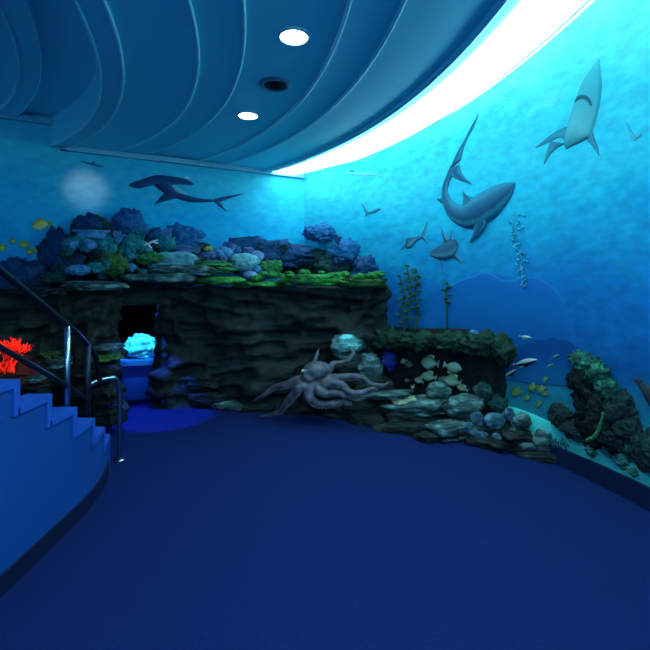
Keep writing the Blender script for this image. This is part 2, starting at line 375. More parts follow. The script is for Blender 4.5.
# ------------------------------------------------------------------ blobs: rocks and corals
def blob(center, size, kind, seed, sub=4, rot=0, tilt=0, bm=None):
    bm = bm or bmesh.new()
    vs = bmesh.ops.create_icosphere(bm, subdivisions=sub, radius=1)['verts']
    sd = Vector((seed*3.17, seed*1.7, seed*.9)); S = Vector(size)
    R = Matrix.Rotation(rot, 3, 'Z') @ Matrix.Rotation(tilt, 3, 'Y')
    for v in vs:
        p = v.co.copy(); n = p.normalized()
        if kind == 'rock':
            p = Vector([math.copysign(abs(x)**.72, x) for x in p])
            d = 1+.22*fbm(n*1.6+sd, 4)
            k = (p.z*3.2+.6*fbm(n+sd, 2)); d += .09*(rnd(math.floor(k), seed)-.5)
        elif kind == 'slab':
            p = Vector((math.copysign(abs(p.x)**.6, p.x), math.copysign(abs(p.y)**.6, p.y), math.copysign(abs(p.z)**.5, p.z)))
            d = 1+.25*fbm(Vector((n.x, n.y, n.z*.4))*1.8+sd, 4); k = p.z*2.6; d += .16*(rnd(math.floor(k+.4*fbm(n*2+sd, 2)), seed)-.5)
        elif kind == 'brain':
            d = 1+.12*fbm(n*1.5+sd, 2)+.05*math.sin(14*fbm(n*2.2+sd, 2))
        elif kind == 'bush':
            vd = noise.voronoi(n*4.2+sd)[0][0]; d = 1+.22*fbm(n*1.5+sd, 3)+.55*(.3-vd)+.06*fbm(n*9+sd, 2)
        elif kind == 'fine':
            q = Vector((n.x*min(max(S.x/S.z, .7), 4), n.y, n.z)); vd = noise.voronoi(q*7+sd)[0][0]; d = 1+.28*fbm(q*1.6+sd, 5)+.6*(.25-vd)
        else:
            d = 1+.15*fbm(n*2+sd, 4)
        p = R @ Vector((p.x*d*S.x, p.y*d*S.y, p.z*d*S.z))
        v.co = p+Vector(center)
    return bm
def px_blob(name, px, py, w, h, depth, kind, m, seed, label, cat, group, deep=None, rot=0, tilt=0, sub=4):
    c = pt(px, py, depth); sx = w/2*depth/F; sz = h/2*depth/F
    o = recenter(obj(name, blob(c, (sx, deep or sx*.8, sz), kind, seed, sub, rot, tilt), m))
    return tag(o, label, cat, group)

CORALS = {
 'dusk': mat('coral_dusk', (.006, .08, .28), (.02, .20, .45), scale=18, bump=1, bscale=40),
 'navy': mat('coral_navy', (.002, .025, .10), (.006, .085, .22), scale=12, bump=1, bscale=30),
 'blue': mat('coral_blue', (.02, .15, .42), (.14, .44, .72), scale=18, bump=1, bscale=40),
 'teal': mat('coral_teal', (.004, .10, .14), (.03, .40, .42), scale=18, bump=1, bscale=45),
 'green': mat('coral_green', (.01, .07, .03), (.06, .34, .10), scale=18, bump=1, bscale=45),
 'olive': mat('coral_olive', (.012, .06, .02), (.10, .27, .05), scale=18, bump=1, bscale=45),
 'purple': mat('coral_purple', (.02, .05, .18), (.14, .22, .52), scale=18, bump=1, bscale=40),
 'pale': mat('coral_pale', (.04, .24, .32), (.28, .62, .66), scale=14, bump=1, bscale=40),
 'lav': mat('coral_lavender', (.10, .18, .42), (.36, .50, .80), scale=14, bump=.8, bscale=40),
 'yellow': mat('coral_yellow', (.3, .28, .05), (.6, .52, .12), scale=14, bump=.6, bscale=40),
 'dgreen': mat('coral_dark_green', (.002, .018, .024), (.010, .085, .075), scale=14, bump=1, bscale=36),
 'white': mat('coral_white', (.5, .7, .7), (.8, .9, .9), scale=14, bump=.5, bscale=40),
}
G = 'corals and rocks of the reef along the back wall ledge'
# (px, py, w, h, distance in front of the back wall, kind, colour, label, noun)
REEF = [
 (22, 280, 66, 44, .10, 'fine', 'navy', 'low dark navy reef mound at the far left end of the ledge', 'reef_mound'),
 (62, 262, 44, 66, .12, 'fine', 'navy', 'tall dark navy reef mound with steep left flank below the yellow fish', 'reef_mound'),
 (95, 250, 54, 66, .12, 'fine', 'dgreen', 'dark green reef mound forming the tall left peak of the reef', 'reef_mound'),
 (90, 226, 34, 24, .10, 'bush', 'navy', 'dark blue coral head capping the left peak of the reef', 'coral'),
 (128, 226, 38, 34, .06, 'fine', 'dusk', 'hazy blue domed coral, tallest dome left of the hammerhead fin', 'coral'),
 (155, 238, 28, 22, .06, 'fine', 'dusk', 'small hazy blue domed coral between two larger hazy domes', 'coral'),
 (182, 240, 44, 32, .06, 'fine', 'dusk', 'broad hazy blue domed coral below the hammerhead shark body', 'coral'),
 (150, 270, 130, 44, .10, 'fine', 'dgreen', 'wide dark green reef bed under the teal bush corals', 'reef_mound'),
 (92, 234, 30, 9, .26, 'slab', 'blue', 'flat pale blue plate coral on the left reef peak', 'coral'),
 (80, 243, 30, 12, .26, 'bush', 'teal', 'teal coral patch below the pale blue plate coral', 'coral'),
 (104, 247, 25, 24, .28, 'bush', 'teal', 'bushy teal coral right of the left reef peak', 'coral'),
 (132, 247, 28, 27, .28, 'bush', 'teal', 'bushy teal coral left of the small white coral', 'coral'),
 (113, 264, 30, 24, .36, 'bush', 'olive', 'round olive green coral bush on the ledge', 'coral'),
 (165, 243, 22, 18, .26, 'bush', 'teal', 'bushy teal coral right of the small white coral', 'coral'),
 (148, 258, 28, 14, .34, 'fine', 'green', 'low green coral between olive bush and pale mound', 'coral'),
 (182, 250, 22, 10, .30, 'bush', 'purple', 'purple coral lump above the long pale mound', 'coral'),
 (206, 256, 20, 16, .30, 'bush', 'purple', 'dark purple coral lump right of the pale mound', 'coral'),
 (176, 259, 42, 13, .36, 'slab', 'pale', 'long pale teal crusty coral mound in the middle of the left reef', 'coral'),
 (78, 270, 26, 11, .40, 'bush', 'blue', 'small bright blue coral low on the dark left reef', 'coral'),
 (96, 268, 20, 12, .38, 'bush', 'teal', 'small teal coral beside the bright blue one', 'coral'),
 (50, 278, 30, 12, .38, 'fine', 'dgreen', 'low dark green coral near the stair handrail', 'coral'),
 (222, 253, 22, 13, .30, 'brain', 'blue', 'light blue rounded coral boulder above the green plates', 'coral'),
 (243, 262, 30, 17, .34, 'brain', 'pale', 'large pale teal brain coral boulder in the middle of the ledge', 'coral'),
 (233, 250, 18, 11, .24, 'bush', 'dusk', 'blue coral lump behind the pale brain coral', 'coral'),
 (248, 251, 12, 8, .26, 'brain', 'purple', 'small violet coral behind the pale brain coral', 'coral'),
 (257, 256, 13, 10, .30, 'brain', 'lav', 'small lavender coral right of the pale brain coral', 'coral'),
 (208, 249, 9, 5, .36, 'bush', 'yellow', 'tiny yellow coral tuft above the green plate corals', 'coral'),
 (271, 268, 24, 17, .36, 'bush', 'green', 'round green coral bush right of the pale brain coral', 'coral'),
 (250, 275, 13, 8, .42, 'brain', 'lav', 'small lavender stone low in front of the brain coral', 'coral'),
 (272, 279, 20, 9, .42, 'brain', 'blue', 'pale blue stone below the round green bush', 'coral'),
 (306, 283, 14, 7, .42, 'brain', 'pale', 'pale teal stone in the bright green moss', 'coral'),
 (250, 256, 130, 36, .10, 'fine', 'navy', 'long navy blue reef ridge behind the brain coral', 'reef_mound'),
 (322, 252, 56, 28, .08, 'fine', 'navy', 'navy reef rock carrying the blue fan coral at the wall corner', 'reef_mound'),
 (300, 262, 90, 30, .14, 'fine', 'dgreen', 'dark green reef ridge above the mossy ledge', 'reef_mound'),
]
for i, (px, py, w, h, off, kind, col, lab, noun) in enumerate(REEF):
    px_blob(noun, px, py, w*1.05, h*1.05, wall_depth(BW, px, off), kind, CORALS[col], i+1, lab, 'coral' if noun == 'coral' else 'reef', G, deep=.10 if noun != 'coral' else max(.05, w/2*5/F*.5))
# corals at the right end of the ledge, in front of the corner
for i, (px, py, w, h, kind, col, lab) in enumerate((
    (320, 233, 34, 20, 'fine', 'dusk', 'blue fan-shaped coral head standing highest at the wall corner'),
    (345, 252, 34, 30, 'fine', 'dusk', 'round blue coral right of the corner fan coral'),
    (366, 268, 26, 26, 'fine', 'navy', 'dark blue coral at the far right end of the ledge'),
    (335, 266, 50, 26, 'fine', 'dgreen', 'dark green coral mass above the right end of the mossy ledge'))):
    px_blob('coral', px, py, w, h, min(wall_depth(RW, px, .12), 5.75), kind, CORALS[col], 70+i, lab, 'coral', G, deep=.10)
# many small coral knobs crowded between the larger corals, each named by the neighbour it sits beside
LAND = [(62, 262, 'the steep left navy mound'), (90, 226, 'the dark blue cap of the left peak'), (128, 226, 'the tallest hazy dome'), (182, 240, 'the broad hazy dome'), (92, 234, 'the pale blue plate coral'),
        (104, 247, 'the bushy teal coral near the peak'), (132, 247, 'the bushy teal coral by the white coral'), (113, 264, 'the olive green bush'), (165, 243, 'the teal bush right of the white coral'),
        (176, 259, 'the long pale mound'), (78, 270, 'the bright blue low coral'), (206, 256, 'the dark purple lump'), (222, 253, 'the light blue boulder'), (243, 262, 'the pale brain coral'), (271, 268, 'the round green bush'), (151, 243, 'the small white coral'), (212, 268, 'the green plate slabs'), (182, 274, 'the grey slate slabs')]
random.seed(31); used = set()
for col, n, noun, thing_ in (('teal', 16, 'teal', 'knob'), ('blue', 12, 'blue', 'knob'), ('dgreen', 14, 'dark green', 'tuft'), ('purple', 10, 'purple', 'knob')):
    for k in range(n):
        px = random.uniform(64, 262); py = random.uniform(246, 276) if px > 120 else random.uniform(240, 278)
        w = random.uniform(7, 15)
        lab = None
        for lx, ly, ln in sorted(LAND, key=lambda q: math.hypot(q[0]-px, q[1]-py)):
            dx, dy = px-lx, py-ly
            side = ('right of' if dx > 0 else 'left of') if abs(dx) > abs(dy) else ('below' if dy > 0 else 'above')
            lab = 'tiny %s coral %s just %s %s' % (noun, thing_, side, ln)
            if lab not in used: break
        used.add(lab)
        px_blob('small_coral', px, py, w, w*random.uniform(.6, .9), wall_depth(BW, px, random.uniform(.22, .42)), 'bush', CORALS[col], 500+k*7, lab, 'coral', 'tiny %s corals of the reef' % noun, sub=3)
ORD = 'first second third fourth fifth sixth seventh eighth ninth tenth eleventh twelfth thirteenth fourteenth fifteenth sixteenth'.split()
for k in range(16):
    px = 256+k*8.2+random.uniform(-2, 2); w = random.uniform(8, 16)
    px_blob('moss_tuft', px, random.uniform(272, 279), w, w*.5, wall_depth(BW, px, .5) if px < 290 else 5.05, 'bush', ROCKMOSS, 900+k*5, '%s bright green moss tuft from the left along the mossy ledge edge' % ORD[k], 'moss', 'moss tufts on the ledge', sub=3)
# branching corals rising out of the reef
def twig(bm, p, d, L, r, n, spread=.9):
    q = p+d*L; add_tube(bm, [p, (p+q)/2+Vector((random.uniform(-.1, .1)*L, 0, 0)), q], [r, r*.85, r*.6], 5, segs=3)
    if n:
        for k in range(3):
            twig(bm, p+d*L*random.uniform(.5, 1), (d+Vector((random.uniform(-spread, spread), random.uniform(-.3, .3), random.uniform(-.2, .5)))).normalized(), L*.68, r*.65, n-1, spread)
for px, py, L, col, lab in ((70, 252, .09, 'teal', 'branching teal coral on the steep left flank of the reef'), (118, 240, .08, 'blue', 'branching blue coral between the two bushy teal corals'), (142, 236, .07, 'teal', 'branching teal coral just above the small white coral'),
                            (168, 236, .08, 'blue', 'branching blue coral in front of the gap between hazy domes'), (196, 250, .07, 'purple', 'branching purple coral above the right end of the pale mound'), (228, 246, .06, 'purple', 'branching violet coral above the light blue boulder'),
                            (262, 248, .07, 'navy', 'branching navy coral on the long reef ridge'), (284, 250, .07, 'dgreen', 'branching dark green coral on the right part of the reef ridge'), (60, 272, .08, 'dgreen', 'branching dark green coral low on the left reef'), (338, 240, .06, 'navy', 'branching navy coral between the blue fan coral and round blue coral')):
    bm = bmesh.new(); d = min(wall_depth(BW, px, .34), 5.5)
    for a in (-.6, -.2, .2, .6): twig(bm, pt(px, py+4, d), Vector((a, random.uniform(-.2, .1), 1)).normalized(), L, .011, 2)
    tag(recenter(obj('branching_coral', bm, CORALS[col])), lab, 'coral', G)
# slate plates and moss on the ledge front edge
GS = 'flat slabs along the front edge of the ledge'
for i, (px, py, w, h, m, lab) in enumerate((
    (185, 270, 62, 11, SLATE, 'pale layered slate slab on the ledge left of the green plates'),
    (160, 278, 74, 10, SLATE, 'long grey slate slab lowest on the left half of the ledge'),
    (92, 286, 60, 9, SLATE, 'grey slate slab on the ledge above the left rock face'),
    (30, 292, 60, 9, SLATED, 'dark slate slab on the ledge behind the stair handrail'),
    (215, 264, 32, 6, CORALS['green'], 'upper green plate slab beside the pale brain coral'),
    (212, 270, 46, 6, CORALS['green'], 'lower, longer green plate slab beside the pale brain coral'),
    (215, 281, 60, 9, ROCKMOSS, 'mossy slab on the ledge below the green plates'),
    (262, 285, 60, 9, ROCKMOSS, 'mossy slab on the ledge below the lavender stone'),
    (312, 280, 74, 12, ROCKMOSS, 'brightest green mossy slab on the ledge, near the corner'),
    (360, 281, 54, 13, mat('moss_dark', (.01, .03, .015), (.06, .16, .03), scale=6, bump=.9, bscale=22), 'darker mossy slab overhanging the right end of the ledge'))):
    d = wall_depth(BW, px, .46) if px < 290 else 5.12+.0006*(px-300)
    px_blob('rock_slab', px, py, w, h, d, 'slab', m, 90+i, lab, 'rock', GS, deep=.16)

# ------------------------------------------------------------------ relief figures on the mural walls
def loft(pairs, Wl, depth=.35, base=.004, n=None, seg=8, cap=None, ripple=0, seed=0):
    """a figure swelling out of the wall: pairs of opposite outline points from one end to the other"""
    q = [(*Wl.sh(*a), *Wl.sh(*b)) for a, b in pairs]
    if len(q) > 2: q = catmull(q, n or (len(q)-1)*5)
    bm = bmesh.new(); lay = bm.verts.layers.float.new('across'); lay2 = bm.verts.layers.float.new('along'); F_, B_ = [], []
    for qi, (a0, a1, b0, b1) in enumerate(q):
        w = math.hypot(b0-a0, b1-a1)/2; fr, bk = [], []
        for k in range(seg+1):
            t = k/seg; tt = .5-.5*math.cos(PI*t)
            o = depth*w*math.sin(PI*t)
            if cap: o = min(o, cap)
            s, h = a0+(b0-a0)*tt, a1+(b1-a1)*tt
            if ripple: o += ripple*math.sin(PI*t)*fbm(Vector((s*7, h*7, seed)), 4)
            v = bm.verts.new(Wl.pos(s, h, base+max(o, 0))); v[lay] = tt; v[lay2] = qi/(len(q)-1); fr.append(v)
            v = bm.verts.new(Wl.pos(s, h, base-.003)); v[lay] = tt; v[lay2] = qi/(len(q)-1); bk.append(v)
        F_.append(fr); B_.append(bk)
    for rows in (F_, B_):
        for a, b in zip(rows, rows[1:]):
            for k in range(seg): bm.faces.new((a[k], a[k+1], b[k+1], b[k]))
    for k in (0, seg):
        for i in range(len(F_)-1): bm.faces.new((F_[i][k], F_[i+1][k], B_[i+1][k], B_[i][k]))
    for i in (0, len(F_)-1):
        for k in range(seg): bm.faces.new((F_[i][k], F_[i][k+1], B_[i][k+1], B_[i][k]))
    bmesh.ops.remove_doubles(bm, verts=bm.verts, dist=1e-5)
    return bm
def wp(Wl, px, py, off=0): s, h = Wl.sh(px, py); return Wl.pos(s, h, off)

# hammerhead
HAM = shark_mat('hammerhead_skin', [(0, (.004, .04, .13)), (.7, (.006, .06, .18)), (1, (.02, .15, .28))])
r = empty('hammerhead_shark', wp(BW, 180, 190))
tag(r, 'dark hammerhead shark swimming left above the reef on the back mural wall', 'shark')
part('body', loft([((153, 184.5), (172, 183.5)), ((156, 187), (172.5, 186)), ((161, 191), (175, 190)), ((168, 195.5), (179.5, 193)), ((178, 199), (186, 194.5)), ((189, 202), (196, 197.4)), ((203, 202.4), (205, 198.7)), ((214, 201.6), (213.5, 199.4))], BW, .5), HAM, r)
part('head', loft([((128.7, 185.2), (129, 186)), ((134, 182.3), (134, 188)), ((140, 180.4), (140, 188.7)), ((147, 177.6), (147, 186.6)), ((154, 175.8), (154, 185.6)), ((161, 175.4), (161, 186.2)), ((168, 176.2), (168, 186.2)), ((175, 177.2), (175, 184.8)), ((183, 178.8), (183, 184.6)), ((189, 181.2), (189, 185.4)), ((193.5, 184), (193.2, 185.2))], BW, .35, base=.02), HAM, r)
part('eye', loft([((184, 177.4), (184, 178.6)), ((187, 177.2), (187, 179.4)), ((190, 178.6), (190, 179.6))], BW, .5, base=.02), CORALS['white'], r)
part('pectoral_fin', loft([((165, 193), (178, 198)), ((161, 196.5), (172, 199.5)), ((158, 200), (163, 202)), ((154.6, 204.2), (155, 204.6))], BW, .25, base=.012), HAM, r)
part('pectoral_fin', loft([((171, 185), (174, 184)), ((173, 189), (178, 187.5)), ((177, 193.5), (183, 190.5)), ((183, 195.5), (188, 194.6))], BW, .25, base=.012), mat('fin_pale', (.16, .42, .52), (.24, .5, .58), scale=12, bump=0), r)
part('tail_fin', loft([((213, 199.6), (214, 202)), ((219, 197.8), (220, 202)), ((228, 195.8), (229, 198.8)), ((243.5, 193.6), (243.5, 194.2))], BW, .25, base=.006), HAM, r)
part('tail_fin', loft([((213, 200.5), (219, 200)), ((216, 203.5), (221, 203.4)), ((221, 207.5), (223, 206.8)), ((226.8, 212), (227, 211.6))], BW, .25, base=.006), HAM, r)

# big shark with raised tail
BIG = shark_mat('grey_shark_skin', [(0, (.02, .21, .29)), (.35, (.008, .10, .19)), (.72, (.005, .06, .14)), (.84, (.02, .19, .29)), (1, (.01, .14, .25))])
r = empty('grey_shark', wp(RW, 470, 200))
tag(r, 'large grey shark curving upward with raised tail on the curved mural wall', 'shark')
part('body', loft([((459.5, 165), (449.5, 169)), ((454, 174), (446, 177)), ((450, 181.5), (443, 185)), ((448, 190), (441.8, 195)), ((450.5, 197.5), (443.8, 206)), ((455, 202.4), (447.5, 214.5)), ((461, 204.4), (454.5, 222.5)), ((467, 202.6), (464, 227.4)), ((475, 196.6), (474, 228.2)), ((484, 191), (485.5, 223.7)), ((493.5, 186.2), (497, 216.4)), ((503, 183), (506.5, 204.8)), ((511, 182), (512.5, 195)), ((515, 182.6), (515.3, 185.6))], RW, .42), BIG, r)
part('tail_fin', loft([((461, 160), (450, 168.6)), ((462.5, 153), (454, 160)), ((464, 147.4), (458.5, 150.5)), ((468.7, 136.8), (464.6, 140)), ((474, 127.5), (470.7, 127.5)), ((478.8, 114), (478.2, 114.6))], RW, .3), BIG, r)
part('tail_fin', loft([((460, 165), (452, 176.5)), ((461, 171), (456, 179)), ((464.5, 177), (463, 182)), ((471.8, 183.6), (471, 184.6))], RW, .3), BIG, r)
part('dorsal_fin', loft([((462.5, 208), (477, 198)), ((463.5, 200.5), (471.5, 197)), ((463.3, 195), (466.4, 194.4)), ((463, 191.6), (463.8, 191.8))], RW, .3, base=.012), BIG, r)
part('pectoral_fin', loft([((475, 224), (489.5, 219)), ((475, 230), (486, 227.5)), ((472.5, 237), (480, 235)), ((470, 242), (472, 242.2))], RW, .3, base=.02), BIG, r)
part('pelvic_fin', loft([((443, 197), (444, 204)), ((440, 198), (441, 203)), ((436.6, 198.6), (437, 199.6))], RW, .3), BIG, r)

# shark rising head-first
WHT = shark_mat('pale_shark_skin', [(0, (.08, .42, .46)), (.35, (.06, .31, .36)), (.6, (.10, .35, .38)), (.8, (.05, .25, .30)), (1, (.012, .14, .21))], .2, attr='along')
GFIN = mat('grey_fin', (.02, .15, .22), (.04, .22, .30), scale=10, bump=0)
r = empty('white_shark', wp(RW, 585, 110))
tag(r, 'pale pointed-snout shark rising steeply with open mouth at upper right', 'shark')
part('body', loft([((598.6, 58.8), (599.6, 59)), ((594.5, 64), (600, 65)), ((589.5, 71.5), (600.6, 72)), ((582, 83.8), (601.8, 86)), ((576.5, 98), (600, 103)), ((571.8, 113), (596.5, 118)), ((568.4, 125), (592.5, 131)), ((566, 132), (590, 136.5)), ((564.5, 139), (582.7, 141.5)), ((564.6, 145), (573, 146)), ((566, 149), (567, 149.4))], RW, .32), WHT, r)
part('mouth', loft([((578.6, 101.5), (579.4, 102.6)), ((581.5, 97.4), (582.3, 100.6)), ((585.5, 95.6), (585.8, 99.6)), ((591, 97), (590.5, 101)), ((594.4, 101), (592.8, 104)), ((596, 106.4), (594.6, 106.6))], RW, .3, base=.045), mat('shark_mouth', (.02, .09, .12), None, bump=0), r)
part('pectoral_fin', loft([((569, 125.6), (566, 141)), ((560, 129.4), (560, 137.5)), ((549, 136.5), (551, 141.5)), ((535.6, 147), (536.4, 148))], RW, .25), GFIN, r)
part('pelvic_fin', loft([((550.5, 141), (566, 143.5)), ((549, 146), (557.5, 148)), ((546.4, 154.5), (550, 155)), ((543.8, 164.4), (544.6, 164.6))], RW, .25), GFIN, r)
part('pectoral_fin', loft([((592.5, 131), (587.5, 141)), ((595, 139), (591.5, 144.5)), ((598, 147), (595.8, 150)), ((599.6, 155), (598.6, 155.4))], RW, .25), GFIN, r)

DIM = shark_mat('distant_shark_skin', [(0, (.010, .06, .12)), (.55, (.02, .10, .18)), (.8, (.10, .30, .38)), (1, (.03, .16, .25))])
r = empty('shark', wp(RW, 445, 250))
tag(r, 'small dark shark facing forward below the large grey shark', 'shark', 'small sharks in the mural distance')
part('body', loft([((430, 252.6), (429.6, 255)), ((434, 249), (433.5, 257)), ((440, 245.4), (439, 259)), ((447, 241.6), (446, 259.4)), ((453, 239), (453, 257)), ((456.5, 240.6), (456, 252)), ((458.6, 244), (458.4, 247))], RW, .45), DIM, r)
part('pectoral_fin', loft([((453, 257), (457, 254)), ((457, 260), (460, 258)), ((462.4, 264), (463, 263.4))], RW, .3), DIM, r)
part('pelvic_fin', loft([((440.6, 258), (444, 258)), ((441.4, 264), (443, 264)), ((442, 270), (442.4, 270))], RW, .3), DIM, r)
part('tail_fin', loft([((444.5, 243), (449, 240)), ((442.6, 235), (445, 234)), ((441, 227.6), (441.6, 227.4))], RW, .3), DIM, r)
part('dorsal_fin', loft([((449, 241), (454.5, 240)), ((450.6, 236), (452.6, 235.6)), ((451.4, 230), (452, 230))], RW, .3), DIM, r)
r = empty('shark', wp(RW, 412, 240))
tag(r, 'small dark shark with tail toward us, left of the forward-facing one', 'shark', 'small sharks in the mural distance')
part('body', loft([((406, 246), (407, 248.6)), ((406, 240), (411, 247.5)), ((409.5, 237.4), (414.4, 243.6)), ((414, 237.6), (417, 240.4)), ((420, 236), (421, 238.6))], RW, .45), DIM, r)
part('tail_fin', loft([((420, 239), (424, 237)), ((423.5, 231), (426, 231)), ((427.6, 221), (428.2, 221.2))], RW, .3), DIM, r)
part('tail_fin', loft([((420.5, 236.6), (423.6, 235.4)), ((424, 240), (426, 239)), ((428, 243.6), (428.4, 243.2))], RW, .3), DIM, r)
part('pectoral_fin', loft([((406, 243.6), (408, 247)), ((402.6, 247), (403.6, 248.6)), ((400, 249.8), (400.2, 250.4))], RW, .3), DIM, r)
FAR = mat('far_shark', (.012, .15, .26), (.02, .19, .31), scale=10, bump=0)
r = empty('shark', wp(RW, 372, 210))
tag(r, 'tiny faint shark silhouette right of the wall corner', 'shark', 'small sharks in the mural distance')
part('body', loft([((366.5, 211.6), (367, 215)), ((371, 211), (371.4, 213.6)), ((376, 208.6), (377, 212)), ((380.6, 208), (381, 209.6))], RW, .4), FAR, r)
part('tail_fin', loft([((366, 214.5), (369.5, 212)), ((363.6, 209), (365.6, 208)), ((361.6, 204), (362.2, 203.8))], RW, .3), FAR, r)
part('tail_fin', loft([((366, 212.6), (369, 213.6)), ((365, 216.4), (366, 216.6))], RW, .3), FAR, r)
r = empty('shark', wp(RW, 364, 174))
tag(r, 'slim pale shark just below the cove light near the wall corner', 'shark', 'small sharks in the mural distance')
part('body', loft([((343.6, 172.6), (343.8, 173.4)), ((352, 171.4), (352, 175)), ((362, 171.6), (362, 176.4)), ((372, 173), (372, 176)), ((380, 174.6), (380, 176)), ((384.4, 174.8), (384.4, 175.6))], RW, .35), mat('pale_far_shark', (.10, .42, .5), (.15, .5, .56), scale=10, bump=0), r)
part('dorsal_fin', loft([((350, 172), (355, 172)), ((351.6, 170), (352.4, 170))], RW, .3), FAR, r)
r = empty('shark', wp(BW, 92, 164))
tag(r, 'tiny dark shark under the ceiling moulding above the hammerhead on the back wall', 'shark', 'small sharks in the mural distance')
part('body', loft([((80.6, 160.6), (80.6, 161.4)), ((86, 161.8), (86, 163.4)), ((92, 163), (91.6, 165)), ((98, 164.8), (98, 166.6)), ((104, 166.6), (104, 167.4))], BW, .4), FAR, r)
part('dorsal_fin', loft([((90, 163.4), (95, 164.4)), ((93.6, 161.8), (95, 161.8)), ((96.6, 160.6), (97, 160.6))], BW, .3), FAR, r)
r = empty('shark', wp(RW, 633, 131))
tag(r, 'very faint distant shark right of the pale rising shark', 'shark', 'small sharks in the mural distance')
FAINT = mat('faint_shark', (.05, .30, .40), (.07, .36, .44), scale=10, bump=0)
part('body', loft([((625, 122), (626.4, 122)), ((627, 126), (630, 127)), ((629, 132), (633, 133)), ((631, 138), (636, 137)), ((634, 141), (637, 140))], RW, .3), FAINT, r)
part('tail_fin', loft([((634, 138), (636.6, 139)), ((638, 135.6), (640.6, 136.6)), ((641, 133), (641.6, 133.4))], RW, .3), FAINT, r)

# ------------------------------------------------------------------ fish
def fish_pairs(cx, cy, L, ang, fat):
    ca, sa = math.cos(math.radians(ang)), math.sin(math.radians(ang))
    def P(x, y): return (cx+(x*ca-y*sa)*L, cy+(x*sa+y*ca)*L)
    prof = [(-.5, .015), (-.42, .10), (-.28, .19), (-.08, .25), (.12, .20), (.28, .09), (.34, .05)]
    body = [(P(x, -h*fat), P(x, h*fat*.92)) for x, h in prof]
    tail = [(P(.33, -.045*fat), P(.33, .045*fat)), (P(.42, -.10*fat), P(.42, .10*fat)), (P(.5, -.17*fat), P(.49, .16*fat))]
    dors = [(P(-.22, -.2*fat), P(.2, -.13*fat)), (P(-.1, -.29*fat), P(.2, -.2*fat)), (P(.05, -.31*fat), P(.22, -.25*fat))]
    eye = [(P(-.40, -.05*fat), P(-.40, -.03*fat)), (P(-.37, -.08*fat), P(-.37, -.0*fat)), (P(-.34, -.05*fat), P(-.34, -.03*fat))]
    return body, tail, dors, eye
EYE_M = mat('fish_eye', (.01, .01, .01), None, bump=0, rough=.2)
def fish(name, cx, cy, L, ang, fat, Wl, m, label, group, base=.006, fin=None):
    b, t, d, e = fish_pairs(cx, cy, L, ang, fat)
    r = empty(name, wp(Wl, cx, cy)); tag(r, label, 'fish', group)
    part('body', loft(b, Wl, .5, base, n=14, seg=6), m, r)
    part('tail_fin', loft(t, Wl, .2, base, n=6, seg=4), fin or m, r)
    part('dorsal_fin', loft(d, Wl, .08, base, n=4, seg=4), fin or m, r)
    if L > 12: part('eye', loft(e, Wl, .8, base+.012, n=4, seg=4), EYE_M, r)
    return r
YEL = shark_mat('yellow_fish_skin', [(0, (.55, .36, .04)), (.5, (.8, .6, .12)), (1, (.75, .7, .4))])
YGR = shark_mat('yellow_green_fish_skin', [(0, (.25, .30, .03)), (.5, (.42, .48, .08)), (1, (.35, .45, .15))])
fish('butterfly_fish', 41, 225, 20, -8, 1.15, BW, YEL, 'largest yellow fish, left of the reef peak', 'yellow fish by the left edge', fin=CORALS['yellow'])
for cx, cy, L, a, fat, lab in ((24.5, 245, 11, 0, 1.5, 'small yellow-green fish just below the largest yellow fish, at the school centre'),
                          (13, 241.5, 8, -10, 1.5, 'small yellow-green fish, highest of the small ones'),
                          (2.5, 248, 10, -20, 1.4, 'small yellow-green fish at the left edge of the photo'),
                          (30.5, 252, 9, 0, 1.5, 'small yellow-green fish, lowest and second from the reef'),
                          (37, 250, 9, -5, 1.4, 'small yellow-green fish closest to the reef slope')):
    fish('butterfly_fish', cx, cy, L, a, fat, BW, YGR, lab, 'yellow fish by the left edge')
# small white branching coral on the left reef
bm = bmesh.new(); d = wall_depth(BW, 150, .42)
for P in (((144, 245.5), (148, 244), (153, 241.5), (158, 240)), ((148, 244), (150, 247), (152, 247.5)), ((153, 241.5), (156, 243), (158.5, 243)), ((146, 244.6), (146, 242))):
    add_tube(bm, [pt(x, y, d) for x, y in P], [.012]*(len(P)-1)+[.006], 7)
tag(recenter(obj('white_coral', bm, CORALS['white'])), 'small bright white branching coral among the teal bushes', 'coral', G)

# dark cave rock on the curved wall behind the rock pile, with its overhanging top
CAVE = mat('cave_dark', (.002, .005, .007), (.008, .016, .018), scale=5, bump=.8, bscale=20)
r = empty('cave_rock', wp(RW, 450, 400))
tag(r, 'dark cave rock with mossy overhanging top behind the rock pile', 'rock')
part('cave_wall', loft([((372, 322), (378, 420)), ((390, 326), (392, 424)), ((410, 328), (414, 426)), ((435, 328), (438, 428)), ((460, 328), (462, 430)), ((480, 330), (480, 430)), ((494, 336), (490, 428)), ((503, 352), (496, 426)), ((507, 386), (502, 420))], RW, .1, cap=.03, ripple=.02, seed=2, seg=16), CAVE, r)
bm = bmesh.new()
for i, (px, py, w, h) in enumerate(((395, 340, 52, 26), (425, 341, 56, 22), (455, 342, 56, 24), (485, 344, 50, 28), (503, 350, 26, 34))):
    dd = wall_depth(RW, px, .12); blob(pt(px, py, dd), (w/2*dd/F, .16, h/2*dd/F), 'fine', 40+i, 4, bm=bm)
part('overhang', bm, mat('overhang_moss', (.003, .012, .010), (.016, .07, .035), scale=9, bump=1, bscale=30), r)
bm = bmesh.new()
for i, (px, py, w, h) in enumerate(((488, 392, 26, 30), (500, 405, 24, 24), (478, 404, 26, 20))):
    dd = wall_depth(RW, px, .06); blob(pt(px, py, dd), (w/2*dd/F, .07, h/2*dd/F), 'fine', 50+i, 3, bm=bm)
part('sponge', bm, CORALS['dgreen'], r)
